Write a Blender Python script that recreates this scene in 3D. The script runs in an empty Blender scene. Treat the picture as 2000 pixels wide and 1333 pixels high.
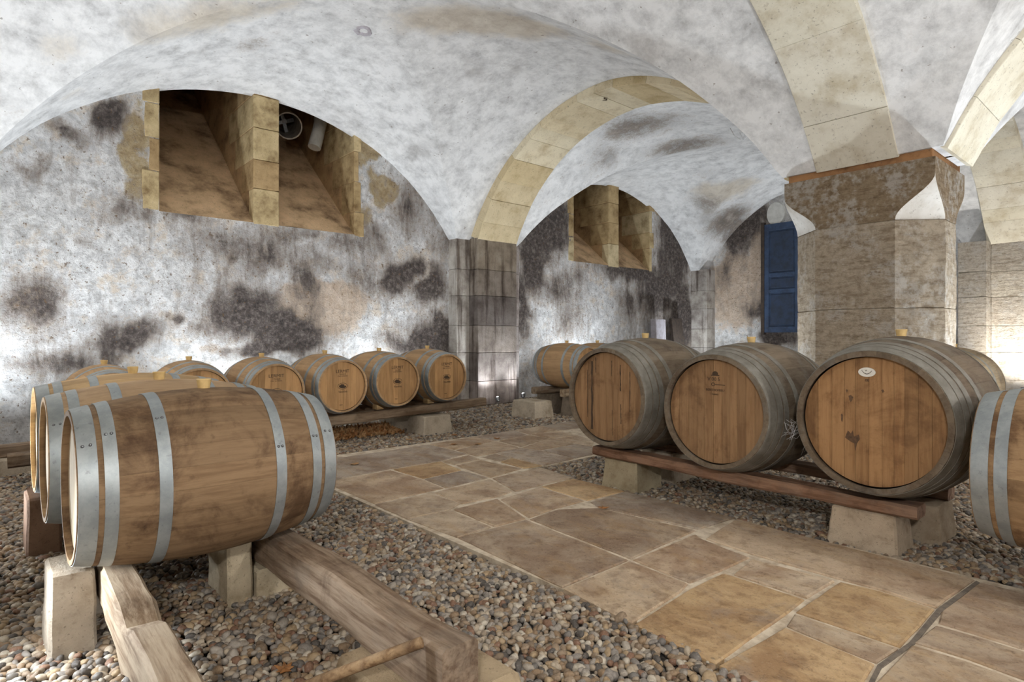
import bpy, bmesh, math, random
import numpy as np
from mathutils import Vector, Matrix, noise as mnoise

random.seed(7)
rng = np.random.default_rng(7)
scene = bpy.context.scene
COL = scene.collection

# ------------------------------------------------------------------ camera
# world: X along the walkway (towards the right/near), Y along the window wall (towards the right/far), Z up, floor z = 0
F = 1180.0            # focal length in pixels of a 2000 px wide frame
CX, HY = 1000.0, 658.0
H = 1.2               # camera height
WD = Vector((-0.7513, 0.6600)); RD = Vector((0.6600, 0.7513))
cam_d = bpy.data.cameras.new('camera'); cam = bpy.data.objects.new('camera', cam_d); COL.objects.link(cam)
cam.location = (0, 0, H)
cam.rotation_euler = (math.pi / 2, 0, math.atan2(-WD.x, WD.y))
cam_d.sensor_width = 36.0; cam_d.lens = F / 2000 * 36.0
cam_d.shift_y = -8.5 / 2000
cam_d.clip_start = 0.02; cam_d.clip_end = 200
scene.camera = cam

# ------------------------------------------------------------------ world, exposure
wd = bpy.data.worlds.new('world'); scene.world = wd; wd.use_nodes = True
wd.node_tree.nodes['Background'].inputs[0].default_value = (0.05, 0.055, 0.06, 1)
wd.node_tree.nodes['Background'].inputs[1].default_value = 0.3
vs = scene.view_settings
vs.view_transform = 'Standard'; vs.look = 'None'; vs.gamma = 1.0; vs.exposure = 1.04; vs.use_curve_mapping = False

cy = scene.cycles
cy.max_bounces = 5; cy.diffuse_bounces = 4; cy.glossy_bounces = 2; cy.transmission_bounces = 2
cy.use_adaptive_sampling = True; cy.adaptive_threshold = 0.04; cy.use_denoising = True

# floor lamps of the cellar: x, y, z, aim (dx,dy,dz), watts, cone degrees
WARM, COOL = (1.0, 0.95, 0.88), (0.87, 0.94, 1.0)
YB0 = -1.22
LAMPS = [
    # along the window wall, behind the casks
    ((-7.90, 6.62, 0.13), (-0.40, 0.1, 1), 34, 110, COOL, 'small floor lamp lighting the front of the stone pilaster'),
    ((-7.95, 7.25, 0.15), (-0.30, 0.15, 1), 34, 120, COOL, 'small floor lamp just behind the loose stone block by the pilaster'),
    ((-7.75, 4.75, 0.06), (-0.40, 0.0, 1), 85, 130, COOL, 'small floor lamp behind the last cask of the row by the pilaster'),
    ((-7.75, 2.35, 0.06), (-0.40, 0.0, 1), 85, 130, COOL, 'small floor lamp at the wall below the pier between the window shafts'),
    ((-7.55, -0.25, 0.06), (-0.35, 0.1, 1), 170, 130, COOL, 'small floor lamp at the foot of the wall beyond the left picture edge'),
    ((-7.75, 9.4, 0.06), (-0.35, 0.0, 1), 95, 130, COOL, 'small floor lamp behind the far casks below the far window shafts'),
    ((-7.75, 12.6, 0.06), (-0.2, 0.3, 1), 95, 130, COOL, 'small floor lamp at the far corner pilaster'),
    ((-5.0, 13.4, 0.06), (0.0, 0.2, 1), 80, 140, COOL, 'small floor lamp at the end wall below the blue door'),
    ((-1.95, 13.15, 0.30), (-0.05, 0.6, 1), 120, 130, WARM, 'bright floor lamp at the far pilaster behind the half hidden cask'),
    # round the big pillar plus one added fill lamp in the unseen right aisle
    ((-3.75, 6.9, 0.06), (0.12, -0.1, 1), 90, 140, COOL, 'small floor lamp on the far side of the big pillar'),
    ((-0.55, 7.5, 0.06), (-0.4, 0.0, 1), 190, 140, COOL, 'small floor lamp beside the right face of the big pillar'),
    ((2.6, 5.6, 0.06), (-0.1, -0.1, 1), 120, 150, WARM, 'added fill floor lamp in the right aisle outside the picture'),
    # near left
    ((-2.95, -0.20, 0.46), (0.75, 0.45, -0.30), 34, 165, COOL, 'lamp on a short stand just beyond the left picture edge beside the nearest barrel'),
    ((-4.75, -0.55, 0.10), (0.35, 0.6, 1), 90, 150, COOL, 'floor lamp in the gravel beyond the left picture edge'),
]
# fill lights added outside the picture, shaped as lanterns (behind and beside the viewer): x, y, z, watts
FILL_LANTERNS = [
    ((-5.6, YB0 + .16, 2.35), 35, (1, .97, .93), 'added fill lantern behind the left foreground, outside the picture'),
    ((0.9, YB0 + .16, 2.35), 140, (1, .97, .93), 'added fill lantern behind the viewer'),
    ((4.29 - .16, 3.0, 2.35), 150, (1, .97, .93), 'added fill lantern on the right aisle wall beside the viewer'),
    ((4.29 - .16, 10.5, 2.35), 120, (1, .97, .93), 'added fill lantern on the right aisle wall at the far end'),
]

# ------------------------------------------------------------------ helpers
def floor_pt(px, py, z=0.0):
    d = F * (H - z) / (py - HY); l = (px - CX) / F * d
    return Vector((WD.x * d + RD.x * l, WD.y * d + RD.y * l, z))
def ray(px):
    s = (px - CX) / F
    return WD + RD * s
def on_x(px, py, X):          # hit of a sight line with the wall plane x = X
    r = ray(px); d = X / r.x
    return r.y * d, H + (HY - py) / F * d, d
def on_y(px, py, Y):
    r = ray(px); d = Y / r.y
    return r.x * d, H + (HY - py) / F * d, d
def project(x, y, z):
    d = x * WD.x + y * WD.y; l = x * RD.x + y * RD.y
    return CX + F * l / d, HY + F * (H - z) / d, d

def link(o, parent=None):
    COL.objects.link(o)
    if parent is not None: o.parent = parent
    return o
def tag(o, label=None, cat=None, group=None, kind=None):
    if label: o['label'] = label
    if cat: o['category'] = cat
    if group: o['group'] = group
    if kind: o['kind'] = kind
    return o
def empty(name, loc=(0, 0, 0), rz=0.0, **k):
    o = bpy.data.objects.new(name, None); o.empty_display_size = 0.1
    link(o); o.location = loc; o.rotation_euler = (0, 0, rz)
    return tag(o, **k)
def me_from(name, verts, faces, smooth=False, angle=None):
    me = bpy.data.meshes.new(name); me.from_pydata([tuple(v) for v in verts], [], faces)
    me.validate(); me.update()
    if smooth:
        me.polygons.foreach_set('use_smooth', [True] * len(me.polygons))
        if angle: me.set_sharp_from_angle(angle=math.radians(angle))
    return me
def obj(name, me, mat=None, parent=None, loc=(0, 0, 0), rot=(0, 0, 0), color=None):
    o = bpy.data.objects.new(name, me); link(o, parent); o.location = loc; o.rotation_euler = rot
    if mat is not None and (len(me.materials) == 0): me.materials.append(mat)
    if color: o.color = (*color, 1)
    return o
def bm_mesh(name, bm, smooth=False, angle=None):
    me = bpy.data.meshes.new(name); bm.normal_update(); bm.to_mesh(me); bm.free()
    if smooth:
        me.polygons.foreach_set('use_smooth', [True] * len(me.polygons))
        if angle: me.set_sharp_from_angle(angle=math.radians(angle))
    return me
def vnoise(p, s, seed=0.0):
    return mnoise.noise(Vector((p[0] * s + seed, p[1] * s - seed * .7, p[2] * s + seed * 1.3)))

def box_me(name, x0, x1, y0, y1, z0, z1, bevel=0.008, rough=0.0, cuts=0, seed=0, taper=0.0, tapery=None):
    """a stone or timber block: bevelled, optionally tapering upwards and with an uneven surface"""
    bm = bmesh.new(); bmesh.ops.create_cube(bm, size=1)
    cx, cy, cz = (x0 + x1) / 2, (y0 + y1) / 2, (z0 + z1) / 2
    tapery = taper if tapery is None else tapery
    if bevel: 
        for v in bm.verts: v.co = Vector((cx + v.co.x * (x1 - x0), cy + v.co.y * (y1 - y0), cz + v.co.z * (z1 - z0)))
        bmesh.ops.bevel(bm, geom=bm.edges[:] , offset=bevel, segments=1, affect='EDGES')
    else:
        for v in bm.verts: v.co = Vector((cx + v.co.x * (x1 - x0), cy + v.co.y * (y1 - y0), cz + v.co.z * (z1 - z0)))
    if cuts: bmesh.ops.subdivide_edges(bm, edges=[e for e in bm.edges if e.calc_length() > bevel * 3], cuts=cuts, use_grid_fill=True)
    for v in bm.verts:
        t = (v.co.z - z0) / (z1 - z0)
        v.co.x = cx + (v.co.x - cx) * (1 - taper * t); v.co.y = cy + (v.co.y - cy) * (1 - tapery * t)
        if rough:
            p = v.co.copy(); n = (p - Vector((cx, cy, cz))).normalized()
            v.co += n * rough * (vnoise(p, 6, seed * 3.1) + .6 * vnoise(p, 17, seed))
    return bm_mesh(name, bm, smooth=cuts > 0, angle=35)

def tube(pts, r, seg=6, closed_ends=True, r1=None):
    pts = [Vector(p) for p in pts]; V = []; Fc = []; n = len(pts)
    for i, p in enumerate(pts):
        t = (pts[min(i + 1, n - 1)] - pts[max(i - 1, 0)]).normalized()
        a = t.cross(Vector((0, 0, 1)));  a = a.normalized() if a.length > 1e-4 else Vector((1, 0, 0))
        b = t.cross(a).normalized()
        rr = r if r1 is None else r + (r1 - r) * i / (n - 1)
        for k in range(seg):
            th = 2 * math.pi * k / seg; V.append(p + (a * math.cos(th) + b * math.sin(th)) * rr)
    for i in range(n - 1):
        for k in range(seg):
            Fc.append((i * seg + k, i * seg + (k + 1) % seg, (i + 1) * seg + (k + 1) % seg, (i + 1) * seg + k))
    if closed_ends:
        Fc.append(tuple(range(seg))[::-1]); Fc.append(tuple((n - 1) * seg + k for k in range(seg)))
    return V, Fc

# ------------------------------------------------------------------ materials
class M:
    def __init__(s, name):
        s.m = bpy.data.materials.new(name); s.m.use_nodes = True; s.t = s.m.node_tree; s.n = s.t.nodes
        s.b = s.n['Principled BSDF']; s._pos = None
    def l(s, a, b): s.t.links.new(a, b)
    def set(s, sock, v):
        if isinstance(v, bpy.types.NodeSocket): s.l(v, sock)
        else: sock.default_value = v
    def pos(s):
        if s._pos is None: s._pos = s.n.new('ShaderNodeNewGeometry').outputs['Position']
        return s._pos
    def objco(s): return s.n.new('ShaderNodeTexCoord').outputs['Object']
    def info(s): return s.n.new('ShaderNodeObjectInfo')
    def attr(s, name):
        a = s.n.new('ShaderNodeAttribute'); a.attribute_name = name; return a.outputs['Fac']
    def mapping(s, vec, scale, loc=None):
        m = s.n.new('ShaderNodeMapping'); s.l(vec, m.inputs[0]); m.inputs['Scale'].default_value = scale
        if loc is not None: s.set(m.inputs['Location'], loc)
        return m.outputs[0]
    def noise(s, scale, detail=6, rough=.6, vec=None, dist=0.0):
        n = s.n.new('ShaderNodeTexNoise'); n.inputs['Scale'].default_value = scale; n.inputs['Detail'].default_value = detail
        n.inputs['Roughness'].default_value = rough; n.inputs['Distortion'].default_value = dist
        s.l(vec if vec is not None else s.pos(), n.inputs['Vector']); return n.outputs[0]
    def voro(s, scale, vec=None, feature='F1'):
        n = s.n.new('ShaderNodeTexVoronoi'); n.feature = feature; n.inputs['Scale'].default_value = scale
        s.l(vec if vec is not None else s.pos(), n.inputs['Vector']); return n.outputs[0]
    def math(s, op, a, b=0.0, clamp=False):
        n = s.n.new('ShaderNodeMath'); n.operation = op; n.use_clamp = clamp
        s.set(n.inputs[0], a); s.set(n.inputs[1], b); return n.outputs[0]
    def step(s, v, lo, hi):
        n = s.n.new('ShaderNodeMapRange'); n.interpolation_type = 'SMOOTHSTEP'
        s.set(n.inputs['Value'], v); n.inputs['From Min'].default_value = lo; n.inputs['From Max'].default_value = hi
        return n.outputs[0]
    def ramp(s, fac, stops):
        n = s.n.new('ShaderNodeValToRGB'); s.l(fac, n.inputs[0]); e = n.color_ramp.elements
        while len(e) < len(stops): e.new(0.5)
        for el, (p, c) in zip(e, stops): el.position = p; el.color = (*c, 1)
        return n.outputs[0]
    def mix(s, fac, a, b, mode='MIX'):
        n = s.n.new('ShaderNodeMix'); n.data_type = 'RGBA'; n.blend_type = mode
        s.set(n.inputs[0], fac)
        for sock, v in ((n.inputs[6], a), (n.inputs[7], b)):
            if isinstance(v, tuple): sock.default_value = (*v, 1)
            else: s.l(v, sock)
        return n.outputs[2]
    def bump(s, h, strength=.4, dist=.01, prev=None):
        n = s.n.new('ShaderNodeBump'); n.inputs['Strength'].default_value = strength; n.inputs['Distance'].default_value = dist
        s.l(h, n.inputs['Height'])
        if prev is not None: s.l(prev, n.inputs['Normal'])
        return n.outputs[0]
    def done(s, color, rough=.85, normal=None, metal=0.0, spec=None):
        if isinstance(color, tuple): s.b.inputs['Base Color'].default_value = (*color, 1)
        else: s.l(color, s.b.inputs['Base Color'])
        s.set(s.b.inputs['Roughness'], rough); s.b.inputs['Metallic'].default_value = metal
        if spec is not None: s.b.inputs['Specular IOR Level'].default_value = spec
        if normal is not None: s.l(normal, s.b.inputs['Normal'])
        return s.m

def add3(m, a, b, c): return m.math('ADD', m.math('ADD', a, b), c)

def mk_wall():
    m = M('limewashed_wall')
    n1 = m.noise(1.7, 7, .62); n2 = m.noise(7, 9, .7, dist=.4); n3 = m.noise(38, 6, .7); n4 = m.noise(3.6, 8, .7)
    base = m.ramp(n2, [(.27, (.36, .35, .345)), (.44, (.60, .60, .60)), (.58, (.84, .84, .84))])
    ao, ab, ad, aw = m.attr('ochre'), m.attr('bare'), m.attr('dark'), m.attr('wash')
    warm = m.ramp(n4, [(.3, (.52, .42, .32)), (.6, (.70, .62, .53))])
    base = m.mix(m.step(add3(m, n4, m.math('MULTIPLY', n3, .25), .0), .62, .80), base, warm)
    beige = m.ramp(n2, [(.3, (.42, .31, .22)), (.6, (.66, .55, .45))])
    fb = m.step(add3(m, ab, m.math('MULTIPLY', n2, .6), m.math('MULTIPLY', n1, .4)), .82, 1.0)
    base = m.mix(fb, base, beige)
    ochre = m.ramp(n2, [(.3, (.25, .175, .095)), (.5, (.44, .34, .20)), (.7, (.58, .50, .36))])
    fo = m.step(add3(m, ao, m.math('MULTIPLY', n2, .5), m.math('MULTIPLY', n3, .15)), .72, .86)
    base = m.mix(fo, base, ochre)
    stk = m.noise(1.0, 8, .7, vec=m.mapping(m.pos(), (4.5, 4.5, 1.3)), dist=.5)
    n6 = m.noise(15, 8, .75)
    dsum = add3(m, ad, m.math('MULTIPLY', stk, .75), add3(m, m.math('MULTIPLY', n2, .55), m.math('MULTIPLY', n6, .65), -1.03))
    mold = m.ramp(n6, [(.3, (.030, .026, .027)), (.5, (.10, .083, .075)), (.70, (.28, .24, .215))])
    base = m.mix(m.math('MULTIPLY', m.step(stk, .50, .68), .45), base, (.27, .235, .205))
    base = m.mix(m.math('MULTIPLY', m.step(n6, .53, .66), .55), base, (.30, .27, .245))
    halo = m.mix(m.math('MULTIPLY', m.step(dsum, .02, .42), .75), base, m.ramp(n6, [(.35, (.13, .10, .08)), (.6, (.34, .28, .23))]))
    col = m.mix(m.step(dsum, .30, .56), halo, mold)
    sp = m.step(m.noise(22, 3, .5), .665, .70)
    col = m.mix(m.math('MULTIPLY', sp, .75), col, (.17, .105, .055))
    pit = m.step(m.noise(60, 3, .6), .64, .70)
    col = m.mix(m.math('MULTIPLY', pit, .6), col, (.16, .13, .11))
    hgt = add3(m, m.math('MULTIPLY', n2, 1.0), m.math('MULTIPLY', n3, .5), m.math('MULTIPLY', n6, .7))
    return m.done(col, .9, m.bump(hgt, 1.0, .035), spec=.2)

def mk_vault():
    m = M('limewashed_vault')
    n1 = m.noise(1.1, 7, .62, dist=.3); n2 = m.noise(4.2, 11, .74, dist=.15); n3 = m.noise(34, 6, .7)
    base = m.ramp(n2, [(.30, (.44, .44, .445)), (.45, (.66, .665, .67)), (.58, (.82, .825, .83))])
    warm = m.ramp(n2, [(.3, (.46, .40, .33)), (.6, (.68, .63, .55))])
    base = m.mix(m.step(add3(m, m.attr('warm'), m.math('MULTIPLY', n1, .7), m.math('MULTIPLY', n2, .3)), .68, .95), base, warm)
    grey = m.ramp(n2, [(.3, (.28, .27, .265)), (.65, (.50, .49, .48))])
    base = m.mix(m.math('MULTIPLY', m.step(n1, .56, .72), .55), base, grey)
    ds = add3(m, m.attr('dark'), m.math('MULTIPLY', n1, .5), add3(m, m.math('MULTIPLY', n2, 1.3), m.math('MULTIPLY', n3, .4), -1.18))
    stain = m.ramp(n2, [(.3, (.10, .085, .075)), (.5, (.22, .19, .165)), (.7, (.42, .38, .34))])
    col = m.mix(m.step(ds, .22, .70), base, stain)
    sp = m.step(m.noise(19, 3, .5), .70, .735)
    col = m.mix(m.math('MULTIPLY', sp, .6), col, (.20, .16, .13))
    hgt = add3(m, n2, m.math('MULTIPLY', n3, .4), m.math('MULTIPLY', n1, .8))
    return m.done(col, .9, m.bump(hgt, .45, .02), spec=.2)

def mk_stone(name, tints, bump=.5, streak=False, sc=1.0):
    """tint comes from the object's colour, varied by stone grain"""
    m = M(name); i = m.info()
    n1 = m.noise(3 * sc, 7, .65); n2 = m.noise(16 * sc, 8, .7); n3 = m.noise(70 * sc, 5, .7)
    v = m.ramp(n1, [(.3, tints[0]), (.5, tints[1]), (.7, tints[2])])
    col = m.mix(1.0, i.outputs['Color'], v, 'MULTIPLY')
    col = m.mix(m.math('MULTIPLY', m.step(n2, .55, .72), .5), col, m.mix(1.0, col, (.45, .40, .34), 'MULTIPLY'))
    col = m.mix(m.math('MULTIPLY', m.step(m.noise(45 * sc, 3, .5), .64, .70), .45), col, (.10, .08, .06))
    if streak:
        vv = m.mapping(m.pos(), (7, 7, .5)); s1 = m.noise(1.3, 6, .65, vec=vv)
        col = m.mix(m.step(s1, .48, .66), col, m.mix(1.0, col, (.35, .31, .29), 'MULTIPLY'))
    h = add3(m, m.math('MULTIPLY', n2, 1.0), m.math('MULTIPLY', n3, .5), n1)
    return m.done(col, .88, m.bump(h, bump, .02), spec=.25)

def mk_pillar(name):
    """tooled limestone with horizontal chisel marks and remains of limewash"""
    m = M(name); i = m.info()
    n1 = m.noise(3.2, 8, .7); n2 = m.noise(18, 8, .72); n3 = m.noise(80, 5, .7)
    hs_ = m.noise(1.0, 8, .72, vec=m.mapping(m.pos(), (5, 5, 22)), dist=.4)
    c = m.mix(1.0, i.outputs['Color'], m.ramp(n2, [(.3, (.62, .55, .46)), (.5, (1, .96, .9)), (.7, (1.2, 1.16, 1.08))]), 'MULTIPLY')
    c = m.mix(m.math('MULTIPLY', m.step(hs_, .46, .64), .6), c, m.mix(1.0, c, (.50, .43, .36), 'MULTIPLY'))
    lw = m.step(m.math('ADD', m.math('MULTIPLY', n1, .7), m.math('MULTIPLY', n2, .5)), .58, .72)
    c = m.mix(m.math('MULTIPLY', lw, .6), c, (.60, .585, .555))
    c = m.mix(m.math('MULTIPLY', m.step(n3, .60, .70), .4), c, (.13, .10, .075))
    return m.done(c, .9, m.bump(add3(m, m.math('MULTIPLY', hs_, 1.2), n2, m.math('MULTIPLY', n3, .4)), 1.0, .03), spec=.2)

def mk_wood(name, dark=.35, wear=0.0, grainx=34, rough=.75, stainamt=.0):
    """grain runs along local Y of each stave/board; tint from the object's colour"""
    m = M(name); i = m.info(); oc = m.objco()
    off = m.n.new('ShaderNodeCombineXYZ'); r = m.math('MULTIPLY', i.outputs['Random'], 37.0)
    for k in range(3): m.l(r, off.inputs[k])
    add = m.n.new('ShaderNodeVectorMath'); add.operation = 'ADD'; m.l(oc, add.inputs[0]); m.l(off.outputs[0], add.inputs[1])
    g1 = m.noise(1.0, 6, .65, vec=m.mapping(add.outputs[0], (grainx, 2.2, grainx)), dist=.3)
    g2 = m.noise(1.0, 4, .6, vec=m.mapping(add.outputs[0], (grainx * 5, 6, grainx * 5)))
    n1 = m.noise(3.4, 8, .7, dist=.4)
    tone = m.math('ADD', .82, m.math('MULTIPLY', i.outputs['Random'], .36))
    c = m.mix(1.0, i.outputs['Color'], m.ramp(tone, [(.0, (0, 0, 0)), (1.0, (1, 1, 1))]), 'MULTIPLY')
    c = m.mix(m.math('MULTIPLY', m.step(g1, .40, .66), dark), c, m.mix(1.0, c, (.42, .33, .26), 'MULTIPLY'))
    c = m.mix(m.math('MULTIPLY', m.step(g2, .5, .7), dark * .6), c, m.mix(1.0, c, (.55, .48, .42), 'MULTIPLY'))
    if stainamt:
        c = m.mix(m.math('MULTIPLY', m.step(n1, .47, .66), stainamt), c, m.mix(1.0, c, (.26, .19, .15), 'MULTIPLY'))
        n5 = m.noise(14, 5, .7)
        c = m.mix(m.math('MULTIPLY', m.step(n5, .60, .70), stainamt * .5), c, m.mix(1.0, c, (.30, .24, .20), 'MULTIPLY'))
    if wear:
        c = m.mix(m.math('MULTIPLY', m.step(m.noise(4.3, 8, .7), .50, .64), wear), c, (.205, .19, .165))
    h = m.math('ADD', m.math('MULTIPLY', g1, .7), m.math('MULTIPLY', g2, .5))
    return m.done(c, rough, m.bump(h, .35, .004), spec=.3)

def mk_metal(name, base, base2, rough=.45, metal=.8, rust=.2):
    m = M(name)
    n1 = m.noise(9, 7, .7); n2 = m.noise(48, 4, .6)
    c = m.mix(m.step(n1, .35, .68), base, base2)
    c = m.mix(m.math('MULTIPLY', m.step(m.noise(6, 7, .7), .60, .72), rust), c, (.13, .085, .05))
    c = m.mix(m.math('MULTIPLY', m.step(n2, .62, .7), .3), c, (.10, .10, .10))
    rr = m.math('ADD', rough - .12, m.math('MULTIPLY', n1, .3))
    return m.done(c, rr, m.bump(n2, .12, .002), metal=metal)

def mk_pebble():
    m = M('river_pebble'); i = m.info()
    r = i.outputs['Random']
    n = m.n.new('ShaderNodeValToRGB'); m.l(r, n.inputs[0]); n.color_ramp.interpolation = 'CONSTANT'
    cols = [(.21, .155, .105), (.36, .295, .22), (.17, .155, .14), (.44, .37, .28), (.26, .18, .11), (.31, .275, .235), (.10, .088, .078),
            (.38, .28, .17), (.25, .225, .20), (.50, .45, .37), (.29, .215, .145), (.22, .125, .08), (.34, .30, .25)]
    e = n.color_ramp.elements
    while len(e) < len(cols): e.new(.5)
    for k, c in enumerate(cols): e[k].position = k / len(cols); e[k].color = (*c, 1)
    n1 = m.noise(55, 5, .65); n2 = m.noise(160, 4, .6)
    c = m.mix(m.math('MULTIPLY', m.step(n1, .42, .66), .55), n.outputs[0], m.mix(1.0, n.outputs[0], (.50, .45, .40), 'MULTIPLY'))
    c = m.mix(m.math('MULTIPLY', m.step(n2, .56, .7), .35), c, (.45, .42, .38))
    return m.done(c, .62, m.bump(n2, .2, .002), spec=.35)

def mk_slab():
    m = M('paving_stone'); i = m.info()
    off = m.n.new('ShaderNodeCombineXYZ'); r = m.math('MULTIPLY', i.outputs['Random'], 31.0)
    for k in range(3): m.l(r, off.inputs[k])
    add = m.n.new('ShaderNodeVectorMath'); add.operation = 'ADD'; m.l(m.pos(), add.inputs[0]); m.l(off.outputs[0], add.inputs[1])
    p = add.outputs[0]
    n1 = m.noise(1.9, 8, .65, vec=p, dist=.8); n2 = m.noise(12, 8, .7, vec=p); n3 = m.noise(60, 5, .7, vec=p)
    n4 = m.noise(1.0, 7, .7, vec=m.mapping(p, (3.5, 9, 5)), dist=.5)
    c = m.mix(m.step(n1, .36, .64), i.outputs['Color'], m.mix(1.0, i.outputs['Color'], (.60, .52, .48), 'MULTIPLY'))
    c = m.mix(m.math('MULTIPLY', m.step(n4, .46, .68), .38), c, (.45, .285, .125))
    c = m.mix(m.math('MULTIPLY', m.step(m.noise(3.1, 8, .7, vec=p, dist=.6), .52, .68), .5), c, (.33, .275, .23))
    c = m.mix(m.math('MULTIPLY', m.step(n2, .48, .66), .6), c, m.mix(1.0, c, (.50, .43, .37), 'MULTIPLY'))
    c = m.mix(m.math('MULTIPLY', m.step(n3, .54, .68), .55), c, m.mix(1.0, c, (.35, .30, .26), 'MULTIPLY'))
    c = m.mix(m.math('MULTIPLY', m.step(m.noise(95, 3, .6, vec=p), .60, .70), .35), c, (.55, .46, .34))
    # mortar smears
    c = m.mix(m.math('MULTIPLY', m.step(m.noise(2.3, 9, .75, vec=p, dist=1.2), .58, .74), .6), c, (.58, .48, .35))
    rr = m.math('ADD', .42, m.math('MULTIPLY', n1, .4))
    return m.done(c, rr, m.bump(add3(m, n2, m.math('MULTIPLY', n3, .4), n4), .6, .014), spec=.35)

def mk_plain(name, col, col2=None, rough=.8, sc=20, bump=.2, metal=0.0):
    m = M(name); n = m.noise(sc, 6, .65)
    c = m.mix(m.step(n, .38, .66), col, col2 or tuple(v * .7 for v in col))
    return m.done(c, rough, m.bump(n, bump, .006), metal=metal)

MAT = {
    'wall': mk_wall(), 'vault': mk_vault(),
    'arch': mk_stone('dressed_sandstone', [(.72, .64, .50), (1, .97, .9), (1.12, 1.10, 1.04)], .25),
    'jamb': mk_stone('stained_sandstone', [(.42, .34, .25), (.95, .90, .80), (1.25, 1.22, 1.15)], .5, sc=1.4),
    'pillar': mk_pillar('pillar_limestone'),
    'pillar_unused': mk_stone('pillar_limestone', [(.50, .42, .33), (.95, .90, .83), (1.55, 1.62, 1.65)], 1.0, sc=1.6),
    'pilaster': mk_stone('blackened_limestone', [(.45, .40, .38), (1, .96, .92), (1.3, 1.3, 1.3)], .5, streak=True),
    'block': mk_stone('support_stone', [(.62, .55, .46), (1, .97, .92), (1.2, 1.18, 1.12)], .6, sc=2),
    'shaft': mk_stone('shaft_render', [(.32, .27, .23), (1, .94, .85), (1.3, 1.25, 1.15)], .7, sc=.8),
    'slab': mk_slab(), 'pebble': mk_pebble(),
    'mortar': mk_plain('pale_mortar', (.70, .61, .48), (.44, .35, .25), .9, 11, .6),
    'joint': mk_plain('grey_mortar', (.20, .165, .13), (.12, .10, .08), .9, 25, .5),
    'bed': mk_plain('gravel_bed', (.10, .085, .07), (.04, .035, .03), .9, 60, .8),
    'stave': mk_wood('barrel_oak', .32, 0, stainamt=.18),
    'stave_old': mk_wood('weathered_barrel_oak', .45, .0, stainamt=.8),
    'stave_big': mk_wood('grey_weathered_oak', .45, .45, stainamt=.55),
    'head': mk_wood('oak_head', .38, 0, grainx=26, stainamt=.10),
    'head_big': mk_wood('old_oak_head', .5, 0, grainx=22, stainamt=.5),
    'hoop': mk_metal('galvanised_hoop', (.30, .335, .35), (.43, .465, .475), .48, .6, .16),
    'hoop_old': mk_metal('dull_hoop', (.17, .155, .13), (.27, .26, .23), .6, .3, .5),
    'bung': mk_plain('silicone_bung', (.70, .50, .22), (.60, .42, .18), .5, 30, .05),
    'beam': mk_wood('rough_beam_oak', .85, .18, grainx=26, rough=.85, stainamt=.5),
    'ink': mk_plain('burnt_mark', (.05, .03, .018), (.07, .04, .02), .8),
    'stain': mk_plain('dark_wood_stain', (.13, .07, .035), (.07, .04, .02), .8, 60, .1),
    'plaque': mk_plain('white_enamel', (.80, .79, .74), (.72, .70, .64), .35, 30, .03),
    'steel': mk_plain('lamp_steel', (.30, .31, .32), (.20, .2, .21), .4, 40, .05, .9),
    'duct': mk_plain('dusty_duct', (.42, .38, .32), (.24, .20, .16), .55, 9, .1, .3),
    'leaf': mk_plain('dry_leaf', (.36, .16, .05), (.20, .09, .03), .7, 40, .2),
    'leaf2': mk_plain('pale_dry_leaf', (.42, .25, .11), (.28, .15, .06), .7, 40, .2),
    'web': mk_plain('cobweb_thread', (.75, .76, .78), (.6, .6, .62), .8),
    'door': mk_plain('blue_door_paint', (.038, .070, .140), (.024, .040, .078), .55, 7, .12),
    'door_dark': mk_plain('blue_door_moulding', (.026, .045, .090), (.018, .028, .05), .55, 7, .12),
    'paper': mk_plain('pale_slab', (.52, .50, .55), (.40, .37, .40), .8, 9, .2),
    'board': mk_plain('dark_board', (.060, .042, .030), (.035, .025, .02), .8, 14, .2),
    'disc': mk_plain('limewashed_disc', (.60, .60, .57), (.48, .48, .45), .85, 7, .2),
}
def lens_mat():
    m = M('lamp_lens'); m.b.inputs['Base Color'].default_value = (.9, .9, .9, 1)
    m.b.inputs['Emission Color'].default_value = (.95, .97, 1, 1); m.b.inputs['Emission Strength'].default_value = 60
    return m.m
MAT['lens'] = lens_mat()

# ------------------------------------------------------------------ dimensions of the vaulted cellar
XW, YE, XR, YB = -8.75, 14.30, 4.29, -1.22       # window wall, end wall, right wall, back wall
SPR = 2.88                                        # springing height
XC = [-5.61, 1.15]; YC = [3.05, 10.75]            # bay centres
HX, HYB, RISE = 2.90, 3.15, 1.92
ARX = [-2.23]; ARY = [6.93, -0.77]                # arch lines

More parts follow.
